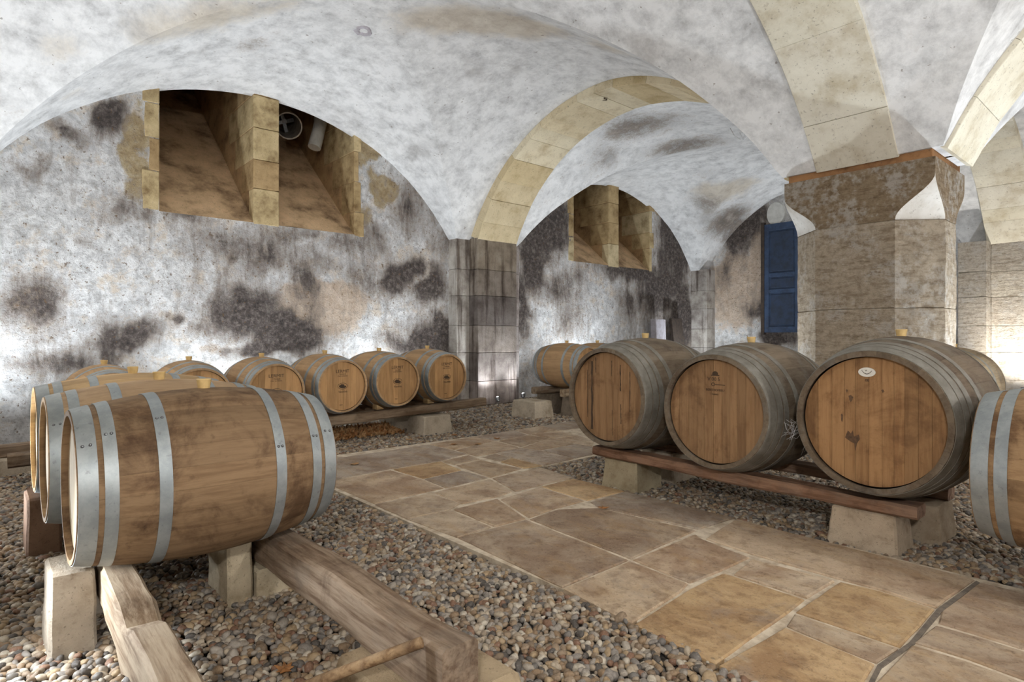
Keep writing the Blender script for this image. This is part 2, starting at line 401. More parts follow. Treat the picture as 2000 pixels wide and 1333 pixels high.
# ------------------------------------------------------------------ floor
def floor_plane(name, x0, x1, y0, y1, z, mat, parent=None):
    return obj(name, me_from(name, [(x0, y0, z), (x1, y0, z), (x1, y1, z), (x0, y1, z)], [(0, 1, 2, 3)]), mat, parent)
floor = floor_plane('floor', XW, XR, YB, YE, -0.045, MAT['bed'])
tag(floor, 'gravel covered cellar floor', kind='structure')
paving = empty('floor_paving', kind='structure', label='L-shaped walkway of tan stone slabs with pale joints')
PY0, PY1, PX0, PX1 = 2.07, 3.76, -5.83, -4.02
def in_path(x, y):
    return (PX0 <= x and PY0 <= y <= PY1) or (PX0 <= x <= PX1 and PY0 <= y <= 13.2)
me = me_from('mortar_bed', [(PX0 + .02, PY0 + .02, -.008), (XR, PY0 + .02, -.008), (XR, PY1 - .02, -.008), (PX1 - .02, PY1 - .02, -.008), (PX1 - .02, 13.2, -.008), (PX0 + .02, 13.2, -.008),
              (PX0 + .02, PY0 + .02, -.05), (XR, PY0 + .02, -.05), (XR, PY1 - .02, -.05), (PX1 - .02, PY1 - .02, -.05), (PX1 - .02, 13.2, -.05), (PX0 + .02, 13.2, -.05)],
             [(0, 1, 2, 3, 4, 5)] + [(k, (k + 1) % 6, (k + 1) % 6 + 6, k + 6) for k in range(6)])
obj('mortar_bed', me, MAT['mortar'], paving)
dj = [floor_pt(*q) for q in ((1690,1345),(1714,1298),(1776,1254),(1830,1189),(1907,1134),(1914,1138),(1838,1196),(1787,1256),(1722,1303),(1700,1345))]
obj('dark_joint', me_from('dark_joint', [(v.x, v.y, -.002) for v in dj] + [(v.x, v.y, -.03) for v in dj], [tuple(range(10))] + [(k, k + 10, (k + 1) % 10 + 10, (k + 1) % 10) for k in range(10)]), MAT['joint'], paving)

TAN, ORA, GRY, PAL, BRN = (.57, .45, .32), (.58, .415, .235), (.50, .425, .345), (.63, .52, .385), (.50, .40, .295)
SL = [  # picture corners of each slab, dropped onto the floor plane
 ([(636,898),(837,868),(912,886),(862,900),(763,916),(600,946),(590,905)], GRY),
 ([(600,948),(763,918),(825,936),(868,953),(731,984),(632,942)], TAN),
 ([(767,917),(862,901),(868,904),(902,918),(826,935)], ORA),
 ([(863,901),(916,889),(938,897),(888,908)], TAN),
 ([(828,936),(902,919),(955,933),(870,953)], GRY),
 ([(890,909),(939,898),(1020,915),(958,933)], TAN),
 ([(977,902),(1000,895),(1060,910),(1023,915)], ORA),
 ([(942,893),(967,886),(999,894),(976,901)], BRN),
 ([(970,885),(1014,875),(1054,880),(1122,896),(1062,909),(1001,894)], GRY),
 ([(890,879),(970,862),(1014,874),(968,885),(931,891)], TAN),
 ([(838,868),(925,853),(967,861),(888,878)], TAN),
 ([(926,853),(1004,840),(1032,850),(970,861)], GRY),
 ([(974,861),(1035,850),(1073,856),(1017,873)], TAN),
 ([(1020,874),(1076,856),(1122,867),(1056,879)], TAN),
 ([(1060,880),(1124,867),(1158,873),(1174,884),(1124,895)], GRY),
 ([(1005,840),(1059,832),(1088,840),(1035,849)], PAL),
 ([(1037,849),(1090,841),(1131,851),(1077,856)], TAN),
 ([(1061,832),(1118,822),(1150,834),(1090,841)], GRY),
 ([(1080,857),(1133,851),(1160,861),(1158,872),(1126,866)], PAL),
 ([(731,985),(843,963),(899,984),(878,996),(795,1014)], PAL),
 ([(846,962),(958,935),(1001,960),(973,970),(902,984)], TAN),
 ([(961,934),(1057,913),(1119,933),(1006,960)], BRN),
 ([(795,1014),(881,996),(961,1029),(893,1050)], PAL),
 ([(885,995),(972,974),(1028,1013),(966,1029)], TAN),
 ([(977,975),(1052,951),(1143,978),(1079,995),(1033,1012)], PAL),
 ([(1056,950),(1119,934),(1221,959),(1147,978)], ORA),
 ([(893,1050),(1028,1015),(1229,1094),(1098,1148)], BRN),
 ([(1033,1014),(1088,995),(1170,992),(1361,1036),(1233,1092)], BRN),
 ([(1152,981),(1221,960),(1435,1012),(1364,1034),(1170,991)], GRY),
 ([(1098,1149),(1230,1095),(1346,1140),(1330,1157),(1235,1218)], TAN),
 ([(1234,1093),(1358,1042),(1374,1053),(1466,1089),(1408,1116),(1348,1139)], TAN),
 ([(1377,1052),(1437,1013),(1650,1067),(1906,1132),(1829,1188),(1718,1152),(1638,1131),(1466,1082)], TAN),
 ([(1236,1219),(1345,1150),(1410,1119),(1430,1124),(1574,1171),(1544,1195),(1399,1298)], ORA),
 ([(1431,1122),(1467,1092),(1633,1135),(1577,1169)], PAL),
 ([(1552,1195),(1639,1136),(1718,1154),(1828,1190),(1760,1265)], ORA),
 ([(1550,1198),(1758,1267),(1713,1296),(1628,1262),(1534,1222)], PAL),
 ([(1401,1300),(1531,1225),(1628,1264),(1711,1298),(1682,1345),(1575,1375),(1482,1336)], ORA),
 ([(1911,1136),(2200,1207),(2200,1330),(1907,1239),(1830,1216),(1836,1192)], BRN),
 ([(1826,1220),(1907,1243),(2200,1334),(2200,1400),(1888,1286),(1782,1254)], BRN),
 ([(1779,1258),(1888,1290),(2200,1408),(2050,1475),(1696,1343)], TAN),
]
def inset(poly, g):
    n = len(poly); out = []
    area = sum(poly[i].x * poly[(i + 1) % n].y - poly[(i + 1) % n].x * poly[i].y for i in range(n))
    if area < 0: poly = poly[::-1]
    for i in range(n):
        a, b, c = poly[i - 1], poly[i], poly[(i + 1) % n]
        d1 = (b - a).normalized(); d2 = (c - b).normalized()
        n1 = Vector((-d1.y, d1.x)); n2 = Vector((-d2.y, d2.x)); m = (n1 + n2)
        m = m / max(m.length_squared, .35) * 2 if m.length > 1e-6 else n1
        out.append(b + m * g * .5 * (2 if False else 1) * 1.0 if m.length < 1e-6 else b + m * g)
    return out
def slab_mesh(poly, g=.005, th=.05):
    p = inset([Vector((v[0], v[1])) for v in poly], g)
    pts = []
    for i in range(len(p)):
        a, b = p[i], p[(i + 1) % len(p)]; L = (b - a).length; k = max(1, int(L / .12))
        nrm = Vector((-(b - a).y, (b - a).x)).normalized()
        for j in range(k):
            q = a.lerp(b, j / k)
            if j: q = q + nrm * .006 * vnoise((q.x, q.y, 0), 5, 3)
            pts.append(q)
    n = len(pts); c = sum(pts, Vector((0, 0))) / n
    top = inset(pts, .007); dz = random.uniform(-.002, .003)
    V = [(v.x, v.y, dz) for v in top] + [(v.x, v.y, dz - .005) for v in pts] + [(v.x, v.y, -th) for v in pts]
    Fc = [tuple(range(n))] + [(r * n + k, (r + 1) * n + k, (r + 1) * n + (k + 1) % n, r * n + (k + 1) % n) for r in (0, 1) for k in range(n)]
    return me_from('slab', V, Fc)
for pl, c in SL:
    j = random.uniform(.88, 1.12)
    obj('slab', slab_mesh([floor_pt(*q) for q in pl]), MAT['slab'], paving, color=tuple(v * j for v in c))
def rect_slabs(x0, x1, y0, y1):
    c = random.choice([TAN, ORA, GRY, PAL, BRN]); j = random.uniform(.85, 1.1)
    obj('slab', slab_mesh([Vector((x0, y0)), Vector((x1, y0)), Vector((x1, y1)), Vector((x0, y1))]), MAT['slab'], paving, color=tuple(v * j for v in c))
y = 6.55                                   # the rest of the walkway, behind the big casks
while y < 13.1:
    h = random.uniform(.55, .85); xs = [PX0, PX0 + random.uniform(.5, .7), PX0 + random.uniform(1.1, 1.35), PX1]
    for a, b in zip(xs, xs[1:]): rect_slabs(a, b, y, min(y + h, 13.2))
    y += h
x = .45                                    # and towards the viewer's right
while x < XR - .5:
    w = random.uniform(.6, .9); ys = [PY0, PY0 + random.uniform(.5, .62), PY0 + random.uniform(1.0, 1.2), PY1]
    for a, b in zip(ys, ys[1:]): rect_slabs(x, min(x + w, XR), a, b)
    x += w

# ------------------------------------------------------------------ gravel
def pebble_mesh(k):
    bm = bmesh.new(); bmesh.ops.create_icosphere(bm, subdivisions=2, radius=1)
    for v in bm.verts:
        n = v.co.copy(); v.co *= 1 + .22 * vnoise(n, 1.1, k * 7.7) + .08 * vnoise(n, 2.7, k)
        v.co.x *= 1.0; v.co.y *= .78; v.co.z *= .56
    return bm_mesh('pebble', bm, smooth=True)
PEB = [pebble_mesh(k) for k in range(6)]
for p in PEB: p.materials.append(MAT['pebble'])
P, R3, S3 = [], [], []
def scatter(sp, dmin, dmax, smul):
    nx = int((XR - XW) / sp); ny = int((YE - YB) / sp)
    gx, gy = np.meshgrid(np.arange(nx) * sp + XW, np.arange(ny) * sp + YB)
    gx = gx.ravel() + rng.uniform(-.5, .5, gx.size) * sp; gy = gy.ravel() + rng.uniform(-.5, .5, gy.size) * sp
    d = gx * WD.x + gy * WD.y; l = gx * RD.x + gy * RD.y
    ok = (d > dmin) & (d <= dmax)
    px = CX + F * l / np.maximum(d, .01); py = HY + F * H / np.maximum(d, .01)
    ok &= (px > -420) & (px < 2420) & (py < 1700)
    ok &= ~(((gx > PX0 - .008) & (gy > PY0 - .008) & (gy < PY1 + .008)) | ((gx > PX0 - .008) & (gx < PX1 + .008) & (gy > PY0 - .008) & (gy < 13.2)))
    gx, gy = gx[ok], gy[ok]; n = gx.size
    z = -.022 + rng.uniform(-.004, .010, n) + .006 * np.sin(gx * 3.1) * np.cos(gy * 2.7)
    s = rng.uniform(.75, 1.25, n) * .0165 * smul * np.where(rng.random(n) < .06, 1.35, 1.0)
    P.append(np.stack([gx, gy, z], 1)); R3.append(np.stack([rng.normal(0, .35, n), rng.normal(0, .35, n), rng.uniform(0, 6.28, n)], 1))
    S3.append(np.stack([s * rng.uniform(.95, 1.2, n), s * rng.uniform(.85, 1.1, n), s * rng.uniform(.9, 1.25, n)], 1))
scatter(.0250, .9, 4.6, 1.13)
scatter(.030, 4.6, 8.0, 1.2)
scatter(.042, 8.0, 17.0, 1.6)
P = np.concatenate(P); R3 = np.concatenate(R3); S3 = np.concatenate(S3)
pd = P[:, 0] * WD.x + P[:, 1] * WD.y; pl_ = P[:, 0] * RD.x + P[:, 1] * RD.y
ppx = CX + F * pl_ / pd; ppy = HY + F * (H - P[:, 2]) / pd
inview = (ppx > 10) & (ppx < 1990) & (ppy < 1322) & (P[:, 1] < PY0)
hid = ((ppx > 180) & (ppx < 320)) | ((ppx > 700) & (ppx < 990) & (ppy > 1230))       # below the beams
score = np.where(inview & ~hid, S3.max(1) / pd, 0)
near = np.argsort(-score)[:300]
for q in near:
    obj('pebble', PEB[q % 6], None, floor, loc=P[q], rot=R3[q]).scale = S3[q]
rest = np.ones(len(P), bool); rest[near] = False
gm = bpy.data.meshes.new('gravel'); gm.from_pydata(P[rest].tolist(), [], [])
for nm, arr in (('rot', R3[rest]), ('scl', S3[rest])):
    a = gm.attributes.new(nm, 'FLOAT_VECTOR', 'POINT'); a.data.foreach_set('vector', arr.astype(np.float32).ravel())
gravel = obj('gravel', gm, MAT['pebble'], floor); tag(gravel, 'loose river pebbles covering the cellar floor', kind='stuff')
def gravel_nodes():
    ng = bpy.data.node_groups.new('gravel_scatter', 'GeometryNodeTree')
    ng.interface.new_socket('Geometry', in_out='INPUT', socket_type='NodeSocketGeometry')
    ng.interface.new_socket('Geometry', in_out='OUTPUT', socket_type='NodeSocketGeometry')
    N = ng.nodes; L = ng.links.new
    gi = N.new('NodeGroupInput'); go = N.new('NodeGroupOutput')
    join = N.new('GeometryNodeGeometryToInstance')
    for k in range(6):
        ico = N.new('GeometryNodeMeshIcoSphere'); ico.inputs['Radius'].default_value = 1; ico.inputs['Subdivisions'].default_value = 2
        sp = N.new('GeometryNodeSetPosition'); nz = N.new('ShaderNodeTexNoise'); nz.noise_dimensions = '4D'
        nz.inputs['W'].default_value = k * 5.3; nz.inputs['Scale'].default_value = .9; nz.inputs['Detail'].default_value = 1
        ps = N.new('GeometryNodeInputPosition'); L(ps.outputs[0], nz.inputs['Vector'])
        mr = N.new('ShaderNodeMapRange'); mr.inputs['To Min'].default_value = .66; mr.inputs['To Max'].default_value = 1.34
        L(nz.outputs[0], mr.inputs['Value'])
        sc = N.new('ShaderNodeVectorMath'); sc.operation = 'SCALE'; L(ps.outputs[0], sc.inputs[0]); L(mr.outputs[0], sc.inputs['Scale'])
        fl = N.new('ShaderNodeVectorMath'); fl.operation = 'MULTIPLY'; L(sc.outputs[0], fl.inputs[0]); fl.inputs[1].default_value = (1, .78, .56)
        L(ico.outputs['Mesh'], sp.inputs['Geometry']); L(fl.outputs[0], sp.inputs['Position'])
        sm = N.new('GeometryNodeSetShadeSmooth'); L(sp.outputs[0], sm.inputs[0])
        mt = N.new('GeometryNodeSetMaterial'); mt.inputs['Material'].default_value = MAT['pebble']; L(sm.outputs[0], mt.inputs[0])
        L(mt.outputs[0], join.inputs[0])
    iop = N.new('GeometryNodeInstanceOnPoints'); L(gi.outputs[0], iop.inputs['Points']); L(join.outputs[0], iop.inputs['Instance'])
    iop.inputs['Pick Instance'].default_value = True
    ra = N.new('GeometryNodeInputNamedAttribute'); ra.data_type = 'FLOAT_VECTOR'; ra.inputs[0].default_value = 'rot'
    er = N.new('FunctionNodeEulerToRotation'); L(ra.outputs[0], er.inputs[0]); L(er.outputs[0], iop.inputs['Rotation'])
    sa = N.new('GeometryNodeInputNamedAttribute'); sa.data_type = 'FLOAT_VECTOR'; sa.inputs[0].default_value = 'scl'
    L(sa.outputs[0], iop.inputs['Scale']); L(iop.outputs[0], go.inputs[0])
    return ng
gmod = gravel.modifiers.new('scatter', 'NODES'); gmod.node_group = gravel_nodes()

# ------------------------------------------------------------------ walls
def put_attr(me, name, vals):
    a = me.attributes.new(name, 'FLOAT', 'POINT'); a.data.foreach_set('value', np.asarray(vals, np.float32))
def blobs(U, Vv, lst):
    o = np.zeros_like(U)
    if not lst: return o
    wu = np.array([.30 * vnoise((a, b, 1), 1.1, 3) + .16 * vnoise((a, b, 1), 2.9, 5) + .07 * vnoise((a, b, 1), 7, 6) for a, b in zip(U, Vv)])
    wv = np.array([.22 * vnoise((a, b, 7), 1.3, 8) + .12 * vnoise((a, b, 7), 3.1, 2) + .06 * vnoise((a, b, 7), 7, 1) for a, b in zip(U, Vv)])
    U = U + wu; Vv = Vv + wv
    for (cu, cv, ru, rv, s) in lst:
        o = np.maximum(o, s * np.exp(-(((U - cu) / ru) ** 2 + ((Vv - cv) / rv) ** 2)))
    return o
def wall_grid(name, axis, c, u0, u1, z0, z1, holes, dark, ochre, bare, step=.045, extra=()):
    us = np.unique(np.round(np.concatenate([np.arange(u0, u1, step), [u1], [h[0] for h in holes], [h[1] for h in holes]]), 4))
    zs = np.unique(np.round(np.concatenate([np.arange(z0, z1, step), [z1], [h[2] for h in holes], [h[3] for h in holes]]), 4))
    U, Z = np.meshgrid(us, zs); n = len(us)
    u, z = U.ravel(), Z.ravel()
    rel = np.array([.012 * vnoise((a, b, 0), 2.2, 4) + .006 * vnoise((a, b, 0), 7, 9) for a, b in zip(u, z)])
    V = np.stack([c + rel, u, z], 1) if axis == 'x' else np.stack([u, c + rel, z], 1)
    Fc = []
    for i in range(len(zs) - 1):
        for j in range(n - 1):
            cu, cz = (us[j] + us[j + 1]) / 2, (zs[i] + zs[i + 1]) / 2
            if any(h[0] < cu < h[1] and h[2] < cz < h[3] for h in holes): continue
            q = (i * n + j, i * n + j + 1, (i + 1) * n + j + 1, (i + 1) * n + j)
            Fc.append(q)
    me = me_from(name, V, Fc, smooth=True)
    put_attr(me, 'dark', blobs(u, z, dark)); put_attr(me, 'ochre', blobs(u, z, ochre)); put_attr(me, 'bare', blobs(u, z, bare)); put_attr(me, 'wash', np.zeros_like(u))
    o = obj(name, me, MAT['wall']); tag(o, kind='structure'); return o
def conv_x(lst, X):     # stain positions measured in the picture -> wall metres
    out = []
    for (px, py, rx, ry, s) in lst:
        y_, z_, d = on_x(px, py, X); r = ray(px)
        out.append((y_, z_, 1.1 * rx / F * d / max(abs(r.x), .3), 1.1 * ry / F * d, s * .92))
    return out
def conv_y(lst, Y):
    out = []
    for (px, py, rx, ry, s) in lst:
        x_, z_, d = on_y(px, py, Y); r = ray(px)
        out.append((x_, z_, rx / F * d / max(abs(r.y), .3), ry / F * d, s))
    return out
DK = [(60,595,70,60,.62),(250,668,55,38,.85),(320,635,18,14,.8),(130,690,110,32,.6),(30,690,60,30,.5),(470,605,90,60,.85),(560,650,75,48,1.0),(600,560,38,60,.62),
      (430,490,70,50,.5),(520,500,80,55,.58),(680,480,70,40,.5),(780,530,45,32,.9),(850,560,36,45,.85),(815,400,60,70,.52),(860,475,40,60,.5),(720,545,70,40,.45),
      (560,470,120,36,.5),(820,672,60,38,.85),(872,660,32,45,.9),(520,690,80,22,1.0),(229,240,42,36,1.0),(130,255,60,18,.7),(240,395,60,40,.55),(60,300,40,30,.4),
      (380,430,60,24,.6),(20,320,40,18,.5),(640,520,60,22,.5),(730,470,40,40,.5),(390,640,40,26,.55),(170,480,30,14,.4),
      (1060,440,60,70,.95),(1040,520,40,60,.85),(1100,560,50,40,.6),(1320,470,36,110,1.0),(1290,570,60,60,.8),(1240,525,80,26,.75),(1335,620,30,70,1.0),
      (1170,380,60,30,.7),(1120,610,40,60,.5),(1020,600,20,90,.75),(1230,590,30,50,.6)]
OC = [(285,300,30,130,.75),(270,330,40,60,.4),(715,300,26,50,.8),(740,370,36,34,.9),(700,420,30,40,.6),(1290,400,22,40,.7),(520,445,160,12,.45)]
BR = [(640,600,95,55,.9),(50,595,26,28,.8),(420,690,40,40,.4),(690,640,40,40,.5),(1130,520,40,40,.4),(1050,700,30,60,.4)]
NICHES = [(1.70, 2.87), (3.22, 4.40), (9.42, 10.57), (10.92, 12.10)]
SILL = 2.80
wall_grid('wall_left', 'x', XW, YB, YE, -.1, 5.15, [(1.70, 4.40, SILL, 5.15), (9.42, 12.10, SILL, 5.15)],
          conv_x(DK, XW), conv_x(OC, XW), conv_x(BR, XW))['label'] = 'window wall with peeling limewash and black mould stains'
DE = [(1440,440,60,60,.8),(1420,520,24,60,.5),(1480,600,40,30,.7),(1520,660,40,20,.9),(1470,410,50,26,.7),(1900,520,16,60,.6)]
wall_grid('wall_back', 'y', YE, XW, XR, -.1, 5.15, [], conv_y(DE, YE), [], conv_y([(1440,560,70,90,.9),(1500,480,40,60,.8),(1420,640,60,30,.4)], YE))['label'] = 'far end wall with brownish stained limewash'
wall_grid('wall_right', 'x', XR, YB, YE, -.1, 5.15, [], [(2, 1, 1.2, .6, .8), (8, 2, 1.5, 1, .6)], [], [], step=.12)['label'] = 'right aisle wall with stained limewash'
wall_grid('wall_front', 'y', YB, XW, XR, -.1, 5.15, [], [(-6, 1, 1.2, .6, .8), (1, 2, 1.5, 1, .6)], [], [], step=.12)['label'] = 'wall behind the viewer with stained limewash'

# ------------------------------------------------------------------ vault webs
ceiling = empty('ceiling', kind='structure', label='limewashed groin vaults of the cellar')
NV = 26
def prof():
    Rx = (HX ** 2 + RISE ** 2) / (2 * RISE); cx = SPR + RISE - Rx; tm = math.asin(HX / Rx)
    Ry = (HYB ** 2 + RISE ** 2) / (2 * RISE); cy = SPR + RISE - Ry
    xs, ys, zs = [], [], []
    for k in range(NV + 1):
        th = tm * k / NV; z = cx + Rx * math.cos(th); z = max(z, SPR)
        xs.append(Rx * math.sin(th)); zs.append(z); ys.append(math.sqrt(max(Ry ** 2 - (z - cy) ** 2, 0)))
    return xs, ys, zs
PXs, PYs, PZs = prof()
VST_D = [(490,85,60,26,.55),(540,70,70,16,.4),(700,18,40,14,.3),(1250,250,120,46,.75),(1330,290,110,34,.75),(1180,300,70,60,.5),(1420,430,60,36,.9),(1380,400,60,26,.6),(1180,345,90,20,.5),
         (1300,230,90,30,.6),(1060,390,40,40,.4),(330,60,130,40,.25),(100,140,110,60,.3),(1530,60,60,70,.3),(1780,60,40,60,.35),(1460,470,40,30,.8),(950,320,60,60,.2),(40,210,60,30,.4),(1370,340,60,30,.4),(1395,500,20,24,.7)]
VST_W = [(950,40,190,50,.6),(1050,60,140,40,.5),(420,30,300,50,.45),(1180,90,80,40,.4),(700,200,60,30,.2),(120,190,80,30,.3),(1420,380,90,30,.5),(80,70,120,50,.35)]
vault_objs = []
for ci_, (xc, (el, er)) in enumerate(zip(XC, ((.32, .24), (.24, .32)))):
    for yc, (en, ef) in zip(YC, ((.62, .40), (.40, .50))):
        iidx = list(range(-NV - 1, NV + 2))
        def cx_(i): return (xc - HX - el) if i < -NV else (xc + HX + er) if i > NV else xc + math.copysign(PXs[abs(i)], i)
        def cy_(j): return (yc - HYB - en) if j < -NV else (yc + HYB + ef) if j > NV else yc + math.copysign(PYs[abs(j)], j)
        V = []; n = len(iidx)
        for j in iidx:
            for i in iidx:
                x_, y_ = cx_(i), cy_(j); z_ = PZs[min(abs(i), abs(j), NV)] + (.03 if min(abs(i), abs(j)) >= NV else 0)
                tw = min(max((x_ - (xc - HX)) / (2 * HX), 0), 1); tw = tw if ci_ == 0 else 1 - tw     # 0 at the outer wall, 1 at the pillars
                kx = .085 * (1 - tw) + .030 * tw
                f = 1 - kx * min(1.1, abs((x_ - xc) / HX)) ** 2 - .03 * min(1.1, abs((y_ - yc) / HYB)) ** 2
                z_ = SPR + (z_ - SPR) * f + .010 * vnoise((x_, y_, z_), 1.6, 2)
                if ci_ == 0 and x_ > xc: x_ = xc + min((x_ - xc) * 2.66 / HX, 2.66) + max(0, x_ - xc - HX) * 2.0
                if ci_ == 1 and x_ < xc: x_ = xc - min((xc - x_) * 2.66 / HX, 2.66) - max(0, xc - x_ - HX) * 2.0
                V.append((x_, yc + (y_ - yc) * (1 + .078 * tw), z_))
        Fc = []
        for b in range(n - 1):
            for a in range(n - 1):
                i, j = iidx[a], iidx[b]
                q = [b * n + a, b * n + a + 1, (b + 1) * n + a + 1, (b + 1) * n + a]
                ic, jc = i + .5, j + .5
                if abs(abs(ic) - abs(jc)) < .1:
                    if ic * jc > 0: Fc += [(q[0], q[2], q[1]), (q[0], q[3], q[2])]
                    else: Fc += [(q[0], q[3], q[1]), (q[1], q[3], q[2])]
                else: Fc.append(tuple(q[::-1]))
        me = me_from('vault_web', V, Fc, smooth=True, angle=24)
        A = np.array(V); pd_ = A[:, 0] * WD.x + A[:, 1] * WD.y
        vault_objs.append((me, A, pd_))
        obj('vault_web', me, MAT['vault'], ceiling)
def vault_stains(lst, name):
    """each stain is centred on the nearest vault point in its sight line and spreads in metres over the web"""
    acc = [np.zeros(len(A)) for _, A, _ in vault_objs]
    for (px, py, rx, ry, s) in lst:
        best = None
        for vi, (_, A, d) in enumerate(vault_objs):
            ok = d > 1.0
            if not ok.any(): continue
            dd = np.where(ok, d, 1); u = CX + F * (A[:, 0] * RD.x + A[:, 1] * RD.y) / dd; v = HY + F * (H - A[:, 2]) / dd
            e = np.where(ok, np.hypot(u - px, v - py), 1e9) + d * .5
            k = int(np.argmin(e))
            if best is None or e[k] < best[0]: best = (e[k], A[k], d[k])
        if best is None: continue
        c, d0 = best[1], best[2]; a = rx * d0 / F; b = ry * d0 / F
        for k, (_, A, _) in enumerate(vault_objs):
            rel = A - c; lat = rel[:, 0] * RD.x + rel[:, 1] * RD.y; oth = np.sqrt(np.maximum((rel ** 2).sum(1) - lat ** 2, 0))
            acc[k] = np.maximum(acc[k], s * np.exp(-(lat / a) ** 2 - (oth / (b * 1.6)) ** 2))
    for (me, A, _), v in zip(vault_objs, acc): put_attr(me, name, v)
vault_stains(VST_D, 'dark'); vault_stains(VST_W, 'warm')

# ------------------------------------------------------------------ stone arches of voussoirs
CREAM = [(.66, .57, .40), (.70, .62, .46), (.62, .52, .34), (.72, .66, .52), (.64, .55, .38)]
PALE = [(.73, .71, .63), (.75, .73, .66), (.72, .69, .59)]
def arch(name, along, c_fix, w, c0, half, crown, cols, label, depth=.24, seed=0, avg=.42):
    """soffit arc from springing to crown; along = 'x' or 'y'; every voussoir is a block of its own"""
    random.seed(seed)
    rise = crown - SPR; R = (half ** 2 + rise ** 2) / (2 * rise); cz = crown - R; tm = math.asin(half / R)
    root = empty(name, kind='structure', label=label)
    total = 2 * tm * R; cuts = [-tm]
    while cuts[-1] < tm:
        cuts.append(cuts[-1] + random.uniform(.6, 1.35) * avg / R)
    k = tm / ((cuts[-1] + tm) / 2) ; cuts = [-tm + (c + tm) * (2 * tm) / (cuts[-1] + tm) for c in cuts]
    for a0, a1 in zip(cuts, cuts[1:]):
        g = .0022 / R; off = random.uniform(-.004, .004); V = []; S = 5
        for s in range(S + 1):
            th = a0 + g + (a1 - a0 - 2 * g) * s / S
            ex = .006 if s in (0, S) else 0
            for rr, ww in ((R + off + ex, w / 2 - .006), (R + off + .006, w / 2), (R + depth, w / 2)):
                for sg in (-1, 1):
                    u = c0 + rr * math.sin(th); zz = cz + rr * math.cos(th); v = c_fix + sg * ww
                    V.append((u, v, zz) if along == 'x' else (v, u, zz))
        Fc = []
        for s in range(S):
            a, b = s * 6, (s + 1) * 6
            for (p, q) in ((0, 1), (1, 3), (3, 5), (5, 4), (4, 2), (2, 0)): Fc.append((a + p, a + q, b + q, b + p))
        Fc.append((0, 2, 4, 5, 3, 1)); e = S * 6; Fc.append((e + 1, e + 3, e + 5, e + 4, e + 2, e))
        me = me_from('voussoir', V, Fc)
        bm = bmesh.new(); bm.from_mesh(me); bmesh.ops.recalc_face_normals(bm, faces=bm.faces); bm.to_mesh(me); bm.free()
        cc = random.choice(cols); j = random.uniform(.9, 1.08)
        obj('voussoir', me, MAT['arch'], root, color=tuple(v * j for v in cc))
    return root
tr1 = arch('trim_1', 'x', 6.93, .90, -5.61, 2.66, 4.62, CREAM, 'yellow sandstone arch from the pilaster to the big pillar', seed=3)
arch('trim_2', 'x', 6.93, .90, 1.15, 2.63, 4.59, PALE, 'pale stone arch springing right from the big pillar', seed=5)
arch('trim_3', 'y', -2.23, .74, 3.05, 3.40, 4.66, PALE, 'wide pale stone arch rising from the big pillar over the viewer', seed=9, avg=.8)
arch('trim_4', 'y', -2.23, .70, 10.665, 3.195, 4.66, PALE, 'pale stone arch from the big pillar to the end wall', seed=12)
arch('trim_5', 'x', -.77, .90, -5.61, 2.66, 4.64, CREAM, 'sandstone arch at the back of the left bay', seed=15)
arch('trim_6', 'x', -.77, .90, 1.15, 2.66, 4.64, PALE, 'pale stone arch at the back of the right bay', seed=16)

# ------------------------------------------------------------------ pilasters and pillars, course by course
def courses(root, x0, x1, y0, y1, heights, z0, cols, mat, seed, rough=.006):
    z = z0
    for k, h in enumerate(heights):
        j = random.uniform(.88, 1.1); c = cols[k % len(cols)]
        obj('stone_block', box_me('stone_block', x0, x1, y0, y1, z + .002, z + h - .002, .007, rough, 3, seed + k), mat, root, color=tuple(v * j for v in c))
        z += h
PC = [(.23, .20, .185), (.17, .15, .14), (.22, .195, .175), (.17, .15, .14), (.24, .21, .18), (.27, .235, .19)]
hs = [.42, .50, .48, .52, .46, .55]
def pilaster(y0, label):
    r = empty('wall_pilaster', kind='structure', label=label)
    courses(r, XW - .05, -8.27, y0, y0 + .90, hs, 0, PC, MAT['pilaster'], 11)
    courses(r, XW - .05, -8.51, y0 - .28, y0 - .002, hs, 0, [(.42, .40, .37)], MAT['pilaster'], 31)
    courses(r, XW - .05, -8.51, y0 + .902, y0 + 1.18, hs, 0, [(.36, .33, .32)], MAT['pilaster'], 51)
pilaster(6.48, 'stepped dark stone pilaster on the window wall')
pilaster(-1.2, 'stepped stone pilaster at the back of the window wall')
r = empty('wall_pilaster', kind='structure', label='pale corner pilaster between window wall and end wall')
courses(r, XW - .05, -8.30, 13.90, YE + .05, hs, 0, [(.45, .43, .40), (.40, .38, .36)], MAT['pilaster'], 70)
r = empty('wall_pilaster', kind='structure', label='pale coursed pilaster on the end wall beyond the big pillar')
courses(r, -2.95, -2.52, 13.55, YE + .05, hs, 0, [(.56, .53, .48), (.60, .57, .52)], MAT['pillar'], 80)
courses(r, -2.518, -1.56, 13.86, YE + .05, hs, 0, [(.66, .63, .57), (.60, .57, .52)], MAT['pillar'], 90)
courses(r, -1.558, -1.30, 14.05, YE + .05, hs, 0, [(.6, .57, .52)], MAT['pillar'], 95)

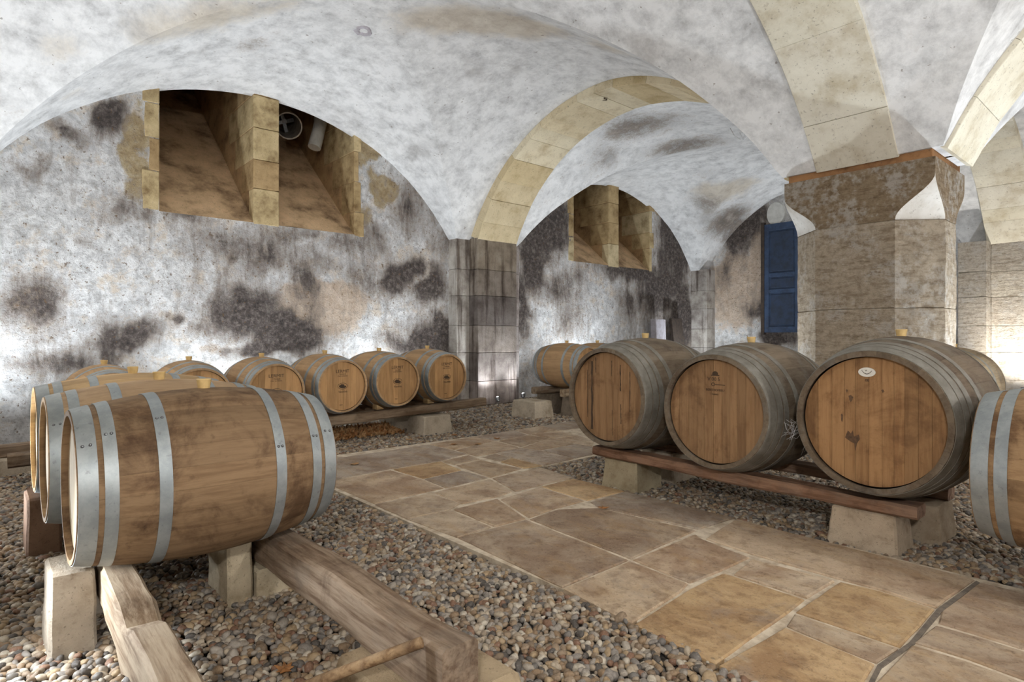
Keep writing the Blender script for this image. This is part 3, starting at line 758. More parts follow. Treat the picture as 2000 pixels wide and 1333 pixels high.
def oct_ring(x0, x1, y0, y1, c, z):
    return [(x0 + c, y0, z), (x1 - c, y0, z), (x1, y0 + c, z), (x1, y1 - c, z), (x1 - c, y1, z), (x0 + c, y1, z), (x0, y1 - c, z), (x0, y0 + c, z)]
def loft(rings):
    V = [v for r in rings for v in r]; Fc = []; n = len(rings[0])
    for k in range(len(rings) - 1):
        for i in range(n): Fc.append((k * n + i, k * n + (i + 1) % n, (k + 1) * n + (i + 1) % n, (k + 1) * n + i))
    Fc.append(tuple(range(n))[::-1]); Fc.append(tuple((len(rings) - 1) * n + i for i in range(n)))
    return V, Fc
def dense_oct(x0, x1, y0, y1, c, z0, z1, seed):
    """octagonal drum with a chiselled surface"""
    bm = bmesh.new(); V, Fc = loft([oct_ring(x0 + .006, x1 - .006, y0 + .006, y1 - .006, c, z0), oct_ring(x0, x1, y0, y1, c, z0 + .007), oct_ring(x0, x1, y0, y1, c, z1 - .007), oct_ring(x0 + .006, x1 - .006, y0 + .006, y1 - .006, c, z1)])
    vs_ = [bm.verts.new(v) for v in V]
    for f in Fc: bm.faces.new([vs_[i] for i in f])
    bmesh.ops.subdivide_edges(bm, edges=[e for e in bm.edges if e.calc_length() > .1], cuts=14, use_grid_fill=True)
    cx, cy = (x0 + x1) / 2, (y0 + y1) / 2
    for v in bm.verts:
        n = Vector((v.co.x - cx, v.co.y - cy, 0)).normalized(); v.co += n * (.008 * vnoise(v.co, 5, seed) + .005 * vnoise(v.co, 13, seed))
    bmesh.ops.recalc_face_normals(bm, faces=bm.faces)
    return bm_mesh('drum', bm, smooth=True, angle=30)
def pillar(x0, x1, y0, y1, label):
    r = empty('stone_pillar', kind='structure', label=label)
    z = 0.0
    for k, h in enumerate((.76, .71, .83)):
        j = random.uniform(.93, 1.06)
        obj('stone_drum', dense_oct(x0, x1, y0, y1, .32, z + .001, z + h - .001, k * 3.3), MAT['pillar'], r, color=(.52 * j, .455 * j, .37 * j)); z += h
    # capital: chamfers run out in a curved stop to a square block
    rings = []; zz0, zz1 = z, 2.68
    rings.append(oct_ring(x0, x1, y0, y1, .32, zz0))
    for s in range(1, 13):
        t = s / 12; c = .32 * (1 - (t * t * (3 - 2 * t)) * .25 - .75 * (t ** 1.0 if t < .0 else (.5 - .5 * math.cos(math.pi * min(1, t * 1.0)))))
        rings.append(oct_ring(x0 - .0, x1 + .0, y0, y1, max(c, .0005), zz0 + (zz1 - zz0) * t))
    rings.append(oct_ring(x0, x1, y0, y1, .0005, 2.83))
    V, Fc = loft(rings); me = me_from('capital', V, Fc, smooth=True, angle=28)
    me.materials.append(MAT['pillar']); me.materials.append(MAT['stop'])
    for p in me.polygons:
        if p.index < 12 * 8 and p.index % 8 in (1, 3, 5, 7): p.material_index = 1
    obj('capital', me, None, r, color=(.34, .27, .19))
    obj('capital_slab', box_me('capital_slab', x0 + .03, x1 - .03, y0 + .03, y1 - .03, 2.831, 2.935, .006, .003, 2, 4), MAT['shaft'], r, color=(.36, .20, .10))
    return r
MAT['stop'] = mk_stone('limewashed_stop', [(1.5, 1.75, 2.2), (1.85, 2.25, 3.0), (2.1, 2.6, 3.5)], .25)
pl = pillar(-2.93, -1.57, 6.45, 7.47, 'massive chamfered limestone pillar behind the big casks')
pillar(-2.93, -1.57, -1.25, -.23, 'massive chamfered pillar behind the viewer')

# ------------------------------------------------------------------ window shafts
def shaft(idx, y0, y1, label):
    w = empty('window_%d' % idx, kind='structure', label=label)
    D, top = 3.6, 3.13
    xb = XW - D; zb = SILL + top
    V = [(XW + .004, y0, SILL), (XW + .004, y1, SILL), (xb, y1, zb), (xb, y0, zb)]
    nn = 14; Vs, Fs = [], []
    for i in range(nn + 1):
        for j in range(7):
            t = i / nn; Vs.append((XW + (xb - XW) * t, y0 + (y1 - y0) * j / 6, SILL + top * t + .02 * vnoise((t * 3, j * .4, idx), 1.5)))
    for i in range(nn):
        for j in range(6): Fs.append((i * 7 + j, i * 7 + j + 1, i * 7 + j + 8, i * 7 + j + 7))
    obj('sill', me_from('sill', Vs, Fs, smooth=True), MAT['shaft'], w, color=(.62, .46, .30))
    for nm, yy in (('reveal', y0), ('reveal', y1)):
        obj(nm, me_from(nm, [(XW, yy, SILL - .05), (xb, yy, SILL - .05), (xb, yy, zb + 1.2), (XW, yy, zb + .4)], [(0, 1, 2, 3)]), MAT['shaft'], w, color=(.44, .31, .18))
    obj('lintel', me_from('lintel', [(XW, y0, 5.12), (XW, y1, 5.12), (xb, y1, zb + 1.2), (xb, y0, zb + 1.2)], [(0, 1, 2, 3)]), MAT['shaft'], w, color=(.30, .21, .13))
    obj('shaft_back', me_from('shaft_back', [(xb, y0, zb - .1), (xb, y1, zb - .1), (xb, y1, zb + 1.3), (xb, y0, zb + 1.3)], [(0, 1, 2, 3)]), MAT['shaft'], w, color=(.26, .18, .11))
    # dressed jamb stones on the far side, stepping back along the sloping sill
    z = SILL - .02; k = 0
    while z < 4.9:
        h = random.uniform(.34, .56); dep = .50 + .0 * k
        c = random.choice([(.54, .44, .27), (.46, .35, .20), (.58, .50, .34), (.44, .32, .18)]); last = idx in (1, 3)
        yb = y1 + (.345 if last else .0)
        # pier stones (between the two shafts) or the edge stones of the outer jamb
        dj_ = max(.16, .10 + (z + h / 2 - 2.9) * .69)            # the dressed stones step back with the sloping sill
        if last:
            obj('jamb_stone', box_me('jamb_stone', XW - dj_, XW + .012, y1 - .006, yb + .004, z, z + h - .005, .010, .006, 3, k + idx), MAT['jamb'], w, color=c)
        else:
            obj('jamb_stone', box_me('jamb_stone', XW - dj_, XW + .010, y1 - .008, y1 + random.uniform(.06, .20), z, z + h - .005, .010, .007, 3, k + idx), MAT['jamb'], w, color=c)
        if last:
            obj('jamb_stone', box_me('jamb_stone', XW - .45, XW + .010, y0 - random.uniform(.10, .22), y0 + .006, z + .02, z + h + .015, .012, .009, 3, k + idx + 40), MAT['jamb'], w, color=tuple(v * .95 for v in c))
        z += h; k += 1
    return w
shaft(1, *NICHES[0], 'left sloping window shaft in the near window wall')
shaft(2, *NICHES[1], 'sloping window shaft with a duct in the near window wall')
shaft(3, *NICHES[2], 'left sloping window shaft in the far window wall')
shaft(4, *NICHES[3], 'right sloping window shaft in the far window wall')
# solid pier core behind the dressed stones
for i_, (a, b) in enumerate(((2.87, 3.22), (10.57, 10.92))):
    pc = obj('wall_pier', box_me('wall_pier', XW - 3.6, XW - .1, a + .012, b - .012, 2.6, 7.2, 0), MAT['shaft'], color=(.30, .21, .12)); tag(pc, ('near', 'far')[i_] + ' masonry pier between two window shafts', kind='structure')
for a, b in ((1.70, 4.40), (9.42, 12.10)):
    pass
# duct in the second shaft
dt = empty('ventilation_duct', (-9.7, 3.8, 4.66), label='dusty round metal duct with bent pipe inside the window shaft', cat='duct')
V, Fc = tube([(0.12, -.12, -.10), (-.35, -.02, .12), (-.75, .05, .35)], .21, 20, False); V2, F2 = tube([(0.12, -.12, -.10), (-.35, -.02, .12), (-.75, .05, .35)], .19, 20, False)
n = len(V); allV = V + V2; allF = Fc + [tuple(i + n for i in f[::-1]) for f in F2] + [(k, n + k, n + (k + 1) % 20, (k + 1) % 20) for k in range(20)]
obj('duct_ring', me_from('duct_ring', allV, allF, smooth=True, angle=40), MAT['duct'], dt)
V, Fc = tube([(.12, .30, -.36), (.10, .36, -.16), (.05, .44, .10), (-.1, .50, .35)], .105, 14); obj('bent_pipe', me_from('bent_pipe', V, Fc, smooth=True, angle=40), MAT['disc'], dt)
V, Fc = tube([(-.55, .02, .24), (-.35, -.02, .12)], .05, 10); obj('fan_hub', me_from('fan_hub', V, Fc, smooth=True, angle=40), MAT['steel'], dt)
for k in range(4):
    th = k * math.pi / 2 + .4
    obj('fan_blade', box_me('fan_blade', -.012, .012, -.03, .03, .03, .17, .002), MAT['steel'], dt, loc=(-.36, -.02, .12), rot=(th, .35, 0))

# ------------------------------------------------------------------ door, wall plate, boards at the far end
dr = empty('door_1', (-6.52, YE - .06, 1.30), kind='structure', label='tall blue panelled door raised above the floor in the end wall')
DW, DH = .42, 2.60
obj('door_leaf', box_me('door_leaf', -DW, DW, -.01, .05, 0, DH, .004), MAT['door'], dr)
for x0_, x1_ in ((-DW, -DW + .11), (DW - .11, DW)):
    obj('stile', box_me('stile', x0_, x1_, -.035, -.011, 0, DH, .004), MAT['door'], dr)
for z0_, z1_ in ((0, .14), (.95, 1.03), (1.33, 1.42), (2.44, 2.60)):
    for a, b in ((-DW + .112, DW - .112),):
        obj('rail', box_me('rail', a, b, -.034, -.011, z0_, z1_, .004), MAT['door'], dr)
for z0_, z1_ in ((.18, .91), (1.07, 1.29), (1.46, 2.40)):
    for a, b in ((-DW + .15, DW - .15),):
        obj('door_panel', box_me('door_panel', a, b, -.026, -.011, z0_, z1_, .008), MAT['door_dark'], dr)
obj('door_frame', box_me('door_frame', -DW - .08, -DW - .002, -.05, .05, -.05, DH + .06, .004), MAT['board'], dr)
x_, z_, d_ = on_y(1516, 418, YE - .04)
V = [(math.cos(a) * .21, -.03, math.sin(a) * .27) for a in np.linspace(0, 2 * math.pi, 25)[:-1]]; V += [(v[0] * 1.06, .05, v[2] * 1.06) for v in V]
me = me_from('wall_plate', V, [tuple(range(24))] + [(k, (k + 1) % 24, (k + 1) % 24 + 24, k + 24) for k in range(24)]); 
tag(obj('wall_plate', me, MAT['disc'], loc=(x_, YE - .05, z_)), 'pale oval plate on the end wall above the blue door', 'wall plate')
y_, z_, d_ = on_x(1285, 645, -8.55)
o = obj('stone_slab', box_me('stone_slab', -.08, .08, -.20, .20, 0, 1.62, .012, .006, 3, 3), MAT['paper'], loc=(-8.50, y_, 0), rot=(0, -.03, 0)); tag(o, 'pale grey slab standing against the far window wall', 'slab')
y_, z_, d_ = on_x(1323, 645, -8.5)
o = obj('wooden_board', box_me('wooden_board', -.04, .04, -.24, .24, 0, 1.66, .008, .006, 3, 5), MAT['board'], loc=(-8.35, y_, 0), rot=(0, -.12, .06)); tag(o, 'dark wooden board leaning in the far corner beside the pale slab', 'board')

# ------------------------------------------------------------------ barrels
class Cask:
    def __init__(s, L, Rb, Rh, nst, hoops, th, recess, nb, nbh=7):
        s.L, s.Rb, s.Rh, s.n, s.th, s.rec = L, Rb, Rh, nst, th, recess
        s.stave = s.mk_stave(); s.hoops = [s.mk_hoop(a, b) for a, b in hoops]; s.hpos = hoops
        s.boards = s.mk_boards(nbh)
        bm = bmesh.new(); bmesh.ops.create_cone(bm, cap_ends=True, segments=18, radius1=.022, radius2=.031, depth=.055)
        bmesh.ops.bevel(bm, geom=[e for e in bm.edges if abs(e.verts[0].co.z - e.verts[1].co.z) < 1e-5], offset=.003, segments=1, affect='EDGES')
        s.bung = bm_mesh('bung', bm, True, 40)
        bm = bmesh.new(); bmesh.ops.create_uvsphere(bm, u_segments=8, v_segments=5, radius=.006)
        s.rivet = bm_mesh('rivet', bm, True)
    def r(s, y): return s.Rb - (s.Rb - s.Rh) * (abs(y) / (s.L / 2)) ** 2
    def mk_stave(s):
        NL, NA = 16, 3; da = math.pi / s.n; V = []; Fc = []
        ys = [-s.L / 2 + s.L * k / NL for k in range(NL + 1)]
        for y_ in ys:
            r = s.r(y_)
            for lay in (0, 1):
                for a in range(NA + 1):
                    t = -1 + 2 * a / NA; rr = r - (.0016 if abs(t) == 1 else 0) if lay == 0 else r - s.th - (.0 if abs(y_) < s.L / 2 - 1e-6 else -.007)
                    an = t * da * (.994 if lay == 0 else .994); V.append((rr * math.sin(an), y_, rr * math.cos(an)))
        W_ = 2 * (NA + 1)
        for k in range(NL):
            for lay in (0, 1):
                for a in range(NA):
                    q = (k * W_ + lay * (NA + 1) + a, k * W_ + lay * (NA + 1) + a + 1, (k + 1) * W_ + lay * (NA + 1) + a + 1, (k + 1) * W_ + lay * (NA + 1) + a)
                    Fc.append(q if lay else q[::-1])
            for a in (0, NA):
                q = (k * W_ + a, k * W_ + NA + 1 + a, (k + 1) * W_ + NA + 1 + a, (k + 1) * W_ + a); Fc.append(q if a else q[::-1])
        for k, fl in ((0, 1), (NL, 0)):
            for a in range(NA):
                q = (k * W_ + a, k * W_ + a + 1, k * W_ + NA + 2 + a, k * W_ + NA + 1 + a); Fc.append(q if fl else q[::-1])
        me = me_from('stave', V, Fc)
        bm = bmesh.new(); bm.from_mesh(me); bmesh.ops.recalc_face_normals(bm, faces=bm.faces); bm.to_mesh(me); bm.free()
        me.polygons.foreach_set('use_smooth', [True] * len(me.polygons)); me.set_sharp_from_angle(angle=math.radians(25)); return me
    def mk_hoop(s, a, b):
        N = 56; V = []; Fc = []; t = .0026
        prof_ = [(a, s.r(a) + .0004), (a, s.r(a) + t), ((a + b) / 2, s.r((a + b) / 2) + t * 1.1), (b, s.r(b) + t), (b, s.r(b) + .0004)]
        for k in range(N):
            th = 2 * math.pi * k / N
            for (y_, r) in prof_: V.append((r * math.sin(th), y_, r * math.cos(th)))
        n = len(prof_)
        for k in range(N):
            for i in range(n): Fc.append((k * n + i, k * n + (i + 1) % n, ((k + 1) % N) * n + (i + 1) % n, ((k + 1) % N) * n + i))
        me = me_from('hoop', V, Fc)
        bm = bmesh.new(); bm.from_mesh(me); bmesh.ops.recalc_face_normals(bm, faces=bm.faces); bm.to_mesh(me); bm.free()
        me.polygons.foreach_set('use_smooth', [True] * len(me.polygons)); me.set_sharp_from_angle(angle=math.radians(35)); return me
    def mk_boards(s, nb):
        R = s.Rh - s.th + .004; out = []
        st = random.Random(nb * 3 + int(R * 1000)); ws = [st.uniform(.75, 1.3) for _ in range(nb)]; tot = sum(ws); x = -R
        for w in ws:
            x0, x1 = x + .0006, x + 2 * R * w / tot - .0006; x += 2 * R * w / tot
            pts = []
            K = 7
            top = [(x0 + (x1 - x0) * k / K) for k in range(K + 1)]
            pts = [(u, math.sqrt(max(R * R - u * u, 0))) for u in top] + [(u, -math.sqrt(max(R * R - u * u, 0))) for u in top[::-1]]
            n = len(pts); V = [(p[0], -.010, p[1]) for p in pts] + [(p[0], .010, p[1]) for p in pts]
            Fc = [tuple(range(n)), tuple(range(n, 2 * n))[::-1]] + [(k, k + n, (k + 1) % n + n, (k + 1) % n) for k in range(n)]
            # local copy turned so that grain (local Y) runs up the board
            V = [(v[0], v[2], -v[1]) for v in V]
            me = me_from('head_board', V, Fc)
            bm = bmesh.new(); bm.from_mesh(me); bmesh.ops.remove_doubles(bm, verts=bm.verts, dist=1e-5); bmesh.ops.recalc_face_normals(bm, faces=bm.faces); bm.to_mesh(me); bm.free()
            out.append(me)
        return out
def hoop_set(L, offs):
    h = L / 2; out = []
    for a, b in offs: out += [(-h + a, -h + b), (h - b, h - a)]
    return out
SMALL = Cask(.96, .355, .292, 26, hoop_set(.96, [(.004, .062), (.080, .122), (.245, .288)]), .027, .035, 7)
BIG = Cask(1.05, .455, .375, 32, hoop_set(1.05, [(.006, .072), (.080, .128), (.140, .182), (.262, .304)]), .036, .045, 10, 11)

def cask(kind, loc, axis, color, head_col, hoop_m, stave_m, head_m, label, group, scale=1.0, spin=0.0, rivets=False, chime=None, cat='barrel'):
    """bung up; axis 'y' or 'x' (local Y turned onto +X)"""
    root = empty('wine_barrel', loc, (0 if axis == 'y' else -math.pi / 2) + spin, label=label, cat=cat, group=group)
    root.scale = (scale,) * 3
    for k in range(kind.n):
        o = bpy.data.objects.new('stave', kind.stave); link(o, root); o.rotation_euler = (0, 2 * math.pi * k / kind.n, 0)
        j = random.uniform(.86, 1.12); o.color = (*[c * j for c in color], 1); slot(o, stave_m)
    for s in (-1, 1):
        for b in kind.boards:
            o = bpy.data.objects.new('head_board', b); link(o, root); o.location = (0, s * (kind.L / 2 - kind.rec), 0); o.rotation_euler = (math.pi / 2, 0, 0)
            j = random.uniform(.84, 1.12); o.color = (*[c * j for c in head_col], 1); slot(o, head_m)
    for hi, hm in enumerate(kind.hoops):
        o = bpy.data.objects.new('hoop', hm); link(o, root); slot(o, hoop_m)
        if rivets:
            a, b = kind.hpos[hi]; th = 1.1 if hi % 2 else 1.0
            th = math.radians((52, 60, 46, 64, 40, 70)[hi % 6])
            for dy in (.3, .7):
                yy = a + (b - a) * dy; rr = kind.r(yy) + .003
                rv = bpy.data.objects.new('rivet', kind.rivet); link(rv, o); rv.location = (rr * math.sin(th), yy, rr * math.cos(th)); slot(rv, MAT['steel'])
    o = bpy.data.objects.new('bung', kind.bung); link(o, root); o.location = (0, 0, kind.Rb + .012); slot(o, MAT['bung'])
    o['label'] = 'pale rubber bung'
    return root
def slot(o, m):
    me = o.data
    if len(me.materials) == 0: me.materials.append(m)
    o.material_slots[0].link = 'OBJECT'; o.material_slots[0].material = m

OAK = (.51, .335, .18); OAKH = (.54, .325, .15)
BROWN = (.28, .182, .10); GREYW = (.20, .158, .112); HEADO = (.335, .20, .10)
# three casks in the left foreground, axes along Y
FG = 'casks on the two beams in the left foreground'
f1 = cask(SMALL, (-2.87, .73, .622), 'y', BROWN, (.66, .55, .38), MAT['hoop'], MAT['stave_old'], MAT['head'], 'brown stained oak barrel with galvanised hoops, nearest in the left foreground', FG, rivets=True)
f2 = cask(SMALL, (-3.60, .70, .622), 'y', (.48, .335, .20), (.62, .50, .34), MAT['hoop'], MAT['stave'], MAT['head'], 'tan oak barrel with a reddish top directly behind the nearest stained barrel', FG, rivets=True)
f3 = cask(SMALL, (-4.33, .70, .622), 'y', (.58, .40, .21), (.62, .50, .34), MAT['hoop'], MAT['stave'], MAT['head'], 'light oak barrel, third behind the nearest stained barrel', FG, rivets=True)
# the row along the window wall, axes along X
ROW = [(.865, 'pale oak barrel of the wall row, leftmost, mostly hidden behind the foreground barrels'), (1.585, 'pale oak barrel of the wall row whose top shows above the foreground barrels'),
       (2.305, 'new oak barrel of the wall row, its branded head half hidden by the nearest barrel'), (3.03, 'new oak barrel of the wall row with a branded head above the leaf pile'),
       (3.74, 'new oak barrel of the wall row, second from the stone pilaster'), (4.455, 'new oak barrel of the wall row, next to the stone pilaster')]
row_objs = []
def row_z(y): return .632 + .028 * (y - 2.5)
for y_, lb in ROW:
    j = random.uniform(.94, 1.06)
    row_objs.append(cask(SMALL, (-6.78, y_, row_z(y_)), 'x', tuple(c * j for c in OAK), OAKH, MAT['hoop'], MAT['stave'], MAT['head'], lb, 'new oak barrels along the window wall', spin=random.uniform(-.03, .03)))
FAR = [(6.93, 'far oak barrel in the next bay, seen side-on beside the loose stone block'), (7.66, 'second far oak barrel, its top just showing above the big casks'), (8.40, 'third far oak barrel, only its bung showing behind the big cask')]
for y_, lb in FAR:
    cask(SMALL, (-6.58, y_, .745), 'x', OAK, OAKH, MAT['hoop'], MAT['stave'], MAT['head'], lb, 'oak barrels in the far bay')
# big old casks on the right, axes along Y
BG = 'big old casks on the right'
b1 = cask(BIG, (-3.04, 4.145, .735), 'y', GREYW, HEADO, MAT['hoop_old'], MAT['stave_big'], MAT['head_big'], 'big weathered cask with dark cracks in its head, beside the walkway corner', BG)
b2 = cask(BIG, (-2.12, 4.145, .705), 'y', GREYW, HEADO, MAT['hoop_old'], MAT['stave_big'], MAT['head_big'], 'big weathered cask with a burnt emblem, middle of the three', BG)
b3 = cask(BIG, (-1.185, 4.160, .735), 'y', (.17, .13, .09), (.37, .21, .095), MAT['hoop_old'], MAT['stave_big'], MAT['head_big'], 'big weathered cask with a white oval plaque on its orange head', BG, scale=1.03)
cask(BIG, (-1.93, 8.72, .62), 'y', (.34, .26, .16), HEADO, MAT['hoop_old'], MAT['stave_big'], MAT['head_big'], 'cask half hidden behind the big pillar, lit from behind', BG)
b4 = cask(SMALL, (-.70 + .56, 3.76, .575), 'x', (.36, .23, .12), (.5, .36, .2), MAT['hoop'], MAT['stave_old'], MAT['head'], 'brown barrel with wide grey hoops cut off by the right picture edge', 'casks at the right edge', scale=1.17)

# ---- marks on the heads
TXT = {}
def text(s, size, parent, loc, face='+', name='lettering', mat='ink', shear=0.0):
    cu = bpy.data.curves.new('lettering', 'FONT'); cu.body = s; cu.size = size; cu.align_x = 'CENTER'; cu.align_y = 'CENTER'; cu.extrude = .0006; cu.shear = shear
    cu.materials.append(MAT[mat]); cu.resolution_u = 3
    key = (s, size, mat, shear)
    if key not in TXT:
        tmp = bpy.data.objects.new('tmp', cu); COL.objects.link(tmp)
        TXT[key] = bpy.data.meshes.new_from_object(tmp.evaluated_get(bpy.context.evaluated_depsgraph_get()))
        bpy.data.objects.remove(tmp)
    o = bpy.data.objects.new(name, TXT[key]); link(o, parent); o.location = loc
    o.rotation_euler = (math.pi / 2, 0, math.pi if face == '+' else 0); return o
def ring(parent, rx, rz, w, loc, mat='ink', name='emblem', N=30):
    V = []
    for k in range(N):
        a = 2 * math.pi * k / N
        for q in (1, 0):
            for yy in (-.0006, .0006): V.append(((rx - w * (1 - q)) * math.cos(a), yy, (rz - w * (1 - q)) * math.sin(a)))
    Fc = []
    for k in range(N):
        a, b = k * 4, ((k + 1) % N) * 4
        Fc += [(a, a + 1, b + 1, b), (a + 2, b + 2, b + 3, a + 3), (a, b, b + 2, a + 2), (a + 1, a + 3, b + 3, b + 1)]
    return obj(name, me_from(name, V, Fc), MAT[mat], parent, loc)
def poly_mark(parent, pts, loc, mat='ink', name='emblem', th=.0006):
    n = len(pts); V = [(p[0], -th, p[1]) for p in pts] + [(p[0], th, p[1]) for p in pts]
    Fc = [tuple(range(n)), tuple(range(n, 2 * n))[::-1]] + [(k, k + n, (k + 1) % n + n, (k + 1) % n) for k in range(n)]
    return obj(name, me_from(name, V, Fc), MAT[mat], parent, loc)
HYp = SMALL.L / 2 - SMALL.rec + .0112
for ro in row_objs[1:]:
    text('LERMIT', .050, ro, (0, HYp, .165)); text('TONNELIER', .016, ro, (0, HYp, .133)); text('FORET DE FRANCE', .014, ro, (0, HYp, .112))
    ring(ro, .060, .036, .004, (0, HYp, 0))
    poly_mark(ro, [(-.045, -.012), (-.036, .006), (-.026, .000), (-.016, .016), (-.004, .022), (.008, .018), (.016, .024), (.028, .010), (.036, .014), (.045, -.006), (.020, -.022), (-.020, -.024)], (0, HYp, 0))
    text('Vaudois', .034, ro, (0, HYp, -.062), shear=.3); text('2018', .018, ro, (.02, HYp, -.21))
HB = -(BIG.L / 2 - BIG.rec + .0112)
# cask 2: castle-like burnt emblem with a line of capitals
poly_mark(b2, [(-.030, .0), (.030, .0), (.030, .006), (.020, .006), (.020, .020), (.008, .030), (-.008, .030), (-.020, .020), (-.020, .006), (-.030, .006)], (.0, HB, .235))
text('V 00 5', .034, b2, (-.01, HB, .212), '-'); ring(b2, .013, .012, .004, (-.015, HB, .178)); poly_mark(b2, [(.0, -.003), (.07, -.004), (.07, .0), (.0, .002)], (0, HB, .178))
text('BERTHOMIEU', .022, b2, (0, HB, .140), '-'); text('FRANCE', .013, b2, (0, HB, .112), '-')
# cask 3: white enamel plaque with a curved stroke, number below
pq = []
for k in range(28):
    a = 2 * math.pi * k / 28; pq.append((.042 * math.cos(a), .025 * math.sin(a)))
pla = poly_mark(b3, pq, (-.02, HB - .002, .262), 'plaque', 'plaque', .002)
pla['label'] = 'white oval enamel plaque'
sm = [(-.025 + .05 * k / 10, .010 - .018 * math.sin(math.pi * k / 10) + (.0 if k else .002)) for k in range(11)]
poly_mark(pla, sm + [(p[0], p[1] - .0035) for p in sm[::-1]], (0, -.0024, 0), 'ink', 'curved_stroke')
text('VI', .012, pla, (-.004, -.0024, .008), '-', mat='ink')
text('08', .020, b3, (-.02, HB, .218), '-')
poly_mark(b3, [(-.13, -.10), (-.115, -.06), (-.10, -.075), (-.09, -.055), (-.085, -.09), (-.06, -.075), (-.055, -.10), (-.07, -.125), (-.078, -.17), (-.084, -.125), (-.10, -.12)], (0, HB + .0004, 0), 'stain', 'dark_stain', .0003)
for (u, w_, zt, zb_) in ((-.145, .006, .03, -.02), (-.10, .012, .135, .095), (-.12, .007, .165, .145), (.055, .009, .175, .155)):
    poly_mark(b3, [(u - w_, zt - .006), (u, zt), (u + w_, zt - .012), (u + w_ * .5, zb_ + .01), (u, zb_), (u - w_ * .6, zb_ + .012)], (0, HB + .0004, 0), 'stain', 'dark_stain', .0003)
rnd = random.Random(4)
for (u, zt, zb_, w_) in ((-.20, .20, -.18, .004), (-.155, .27, -.27, .014), (-.115, .30, .18, .006), (.045, .28, .16, .003), (.13, .25, .05, .007), (.135, -.05, -.2, .004), (.22, .2, -.1, .004), (.05, -.1, -.3, .002)):
    pts = [(u + w_ * rnd.uniform(.3, 1), zt + (zb_ - zt) * k / 12) for k in range(13)] + [(u - w_ * rnd.uniform(.3, 1), zt + (zb_ - zt) * k / 12) for k in range(12, -1, -1)]
    poly_mark(b1, pts, (0, HB + .0004, 0), 'ink', 'crack', .0003)

# ------------------------------------------------------------------ beams, stone blocks, wedges
def beam(name, p0, p1, w, h, seed, label, col, group=None, notch=None, wob=.012, segs=34, cat='beam'):
    """rough-hewn timber; p0, p1 = ends of the top centre line"""
    p0, p1 = Vector(p0), Vector(p1); L = (p1 - p0).length; V = []; Fc = []
    for k in range(segs + 1):
        t = k / segs; y_ = -L / 2 + L * t
        ww = w / 2 * (1 + .9 * wob / .012 * .10 * vnoise((t * L * 1.3, 0, 0), 1.6, seed)); dz = wob * vnoise((t * L, 3, 0), 1.8, seed); sx = wob * vnoise((t * L, 8, 0), 1.5, seed)
        if notch and notch[0] < t < notch[1]: dz -= notch[2]
        hh = h * (1 + .15 * vnoise((t * L, 5, 0), 2.0, seed))
        c = .014
        ring_ = [(-ww, -c * 1.2), (-ww + c, 0), (ww - c, 0), (ww, -c), (ww, -hh + c), (ww - c, -hh), (-ww + c, -hh), (-ww, -hh + c)]
        for (a, b) in ring_:
            V.append((a + sx + .004 * vnoise((a * 9, t * L * 5, b * 9), 2, seed), y_, b + min(dz, 0) + .003 * vnoise((a * 20, t * L * 9, b * 20), 2, seed)))
    for k in range(segs):
        for i in range(8): Fc.append((k * 8 + i, k * 8 + (i + 1) % 8, (k + 1) * 8 + (i + 1) % 8, (k + 1) * 8 + i))
    Fc.append(tuple(range(8))[::-1]); Fc.append(tuple(segs * 8 + i for i in range(8)))
    me = me_from(name, V, Fc)
    bm = bmesh.new(); bm.from_mesh(me); bmesh.ops.recalc_face_normals(bm, faces=bm.faces); bm.to_mesh(me); bm.free()
    me.polygons.foreach_set('use_smooth', [True] * len(me.polygons)); me.set_sharp_from_angle(angle=math.radians(28))
    o = obj(name, me, MAT['beam'], color=col); d = (p1 - p0).normalized()
    o.location = (p0 + p1) / 2; o.rotation_euler = (math.asin(d.z), 0, math.atan2(-d.x, d.y))
    return tag(o, label, cat, group)
GB = 'cask support beams'
OLDB = (.34, .255, .18)
beam('support_beam', (-5.1, .44, .287), (-1.15, .385, .285), .118, .15, 3, 'notched pale beam under the left ends of the foreground barrels', (.44, .35, .25), GB, notch=(.69, .735, .035), wob=.010)
beam('support_beam', (-5.1, 1.03, .290), (-1.46, 1.08, .285), .135, .175, 8, 'rough-hewn dark beam ending in the bottom foreground beside the walkway', OLDB, GB, wob=.022)
beam('support_beam', (-6.49, .16, row_z(.16) - .337), (-6.45, 5.15, row_z(5.15) - .337), .12, .11, 5, 'front beam under the wall row of new oak barrels', (.27, .20, .135), GB)
beam('support_beam', (-7.08, -.9, row_z(-.9) - .337), (-7.05, 5.0, row_z(5.0) - .337), .12, .11, 7, 'rear beam under the wall row, nearer the window wall', (.30, .22, .15), GB)
beam('support_beam', (-3.29, 3.845, .303), (-1.0, 3.845, .282), .15, .075, 9, 'reddish flat front beam under the big casks beside the walkway', (.33, .195, .125), GB, wob=.006)
beam('support_beam', (-3.29, 4.445, .303), (-1.0, 4.445, .282), .15, .075, 12, 'rear beam under the big casks', (.30, .20, .14), GB, wob=.006)
beam('support_beam', (-6.30, 6.55, .408), (-6.28, 8.9, .408), .12, .11, 14, 'front beam under the far bay barrels', (.40, .31, .21), GB)
beam('support_beam', (-6.88, 6.50, .408), (-6.86, 8.9, .408), .12, .11, 15, 'rear beam under the far bay barrels', (.36, .28, .20), GB)
beam('support_beam', (-2.35, 8.42, .190), (-1.5, 8.42, .190), .14, .19, 18, 'short beam under the cask behind the big pillar', OLDB, GB)
beam('support_beam', (-2.35, 9.02, .190), (-1.5, 9.02, .190), .14, .19, 19, 'short rear beam under the cask behind the big pillar', OLDB, GB)

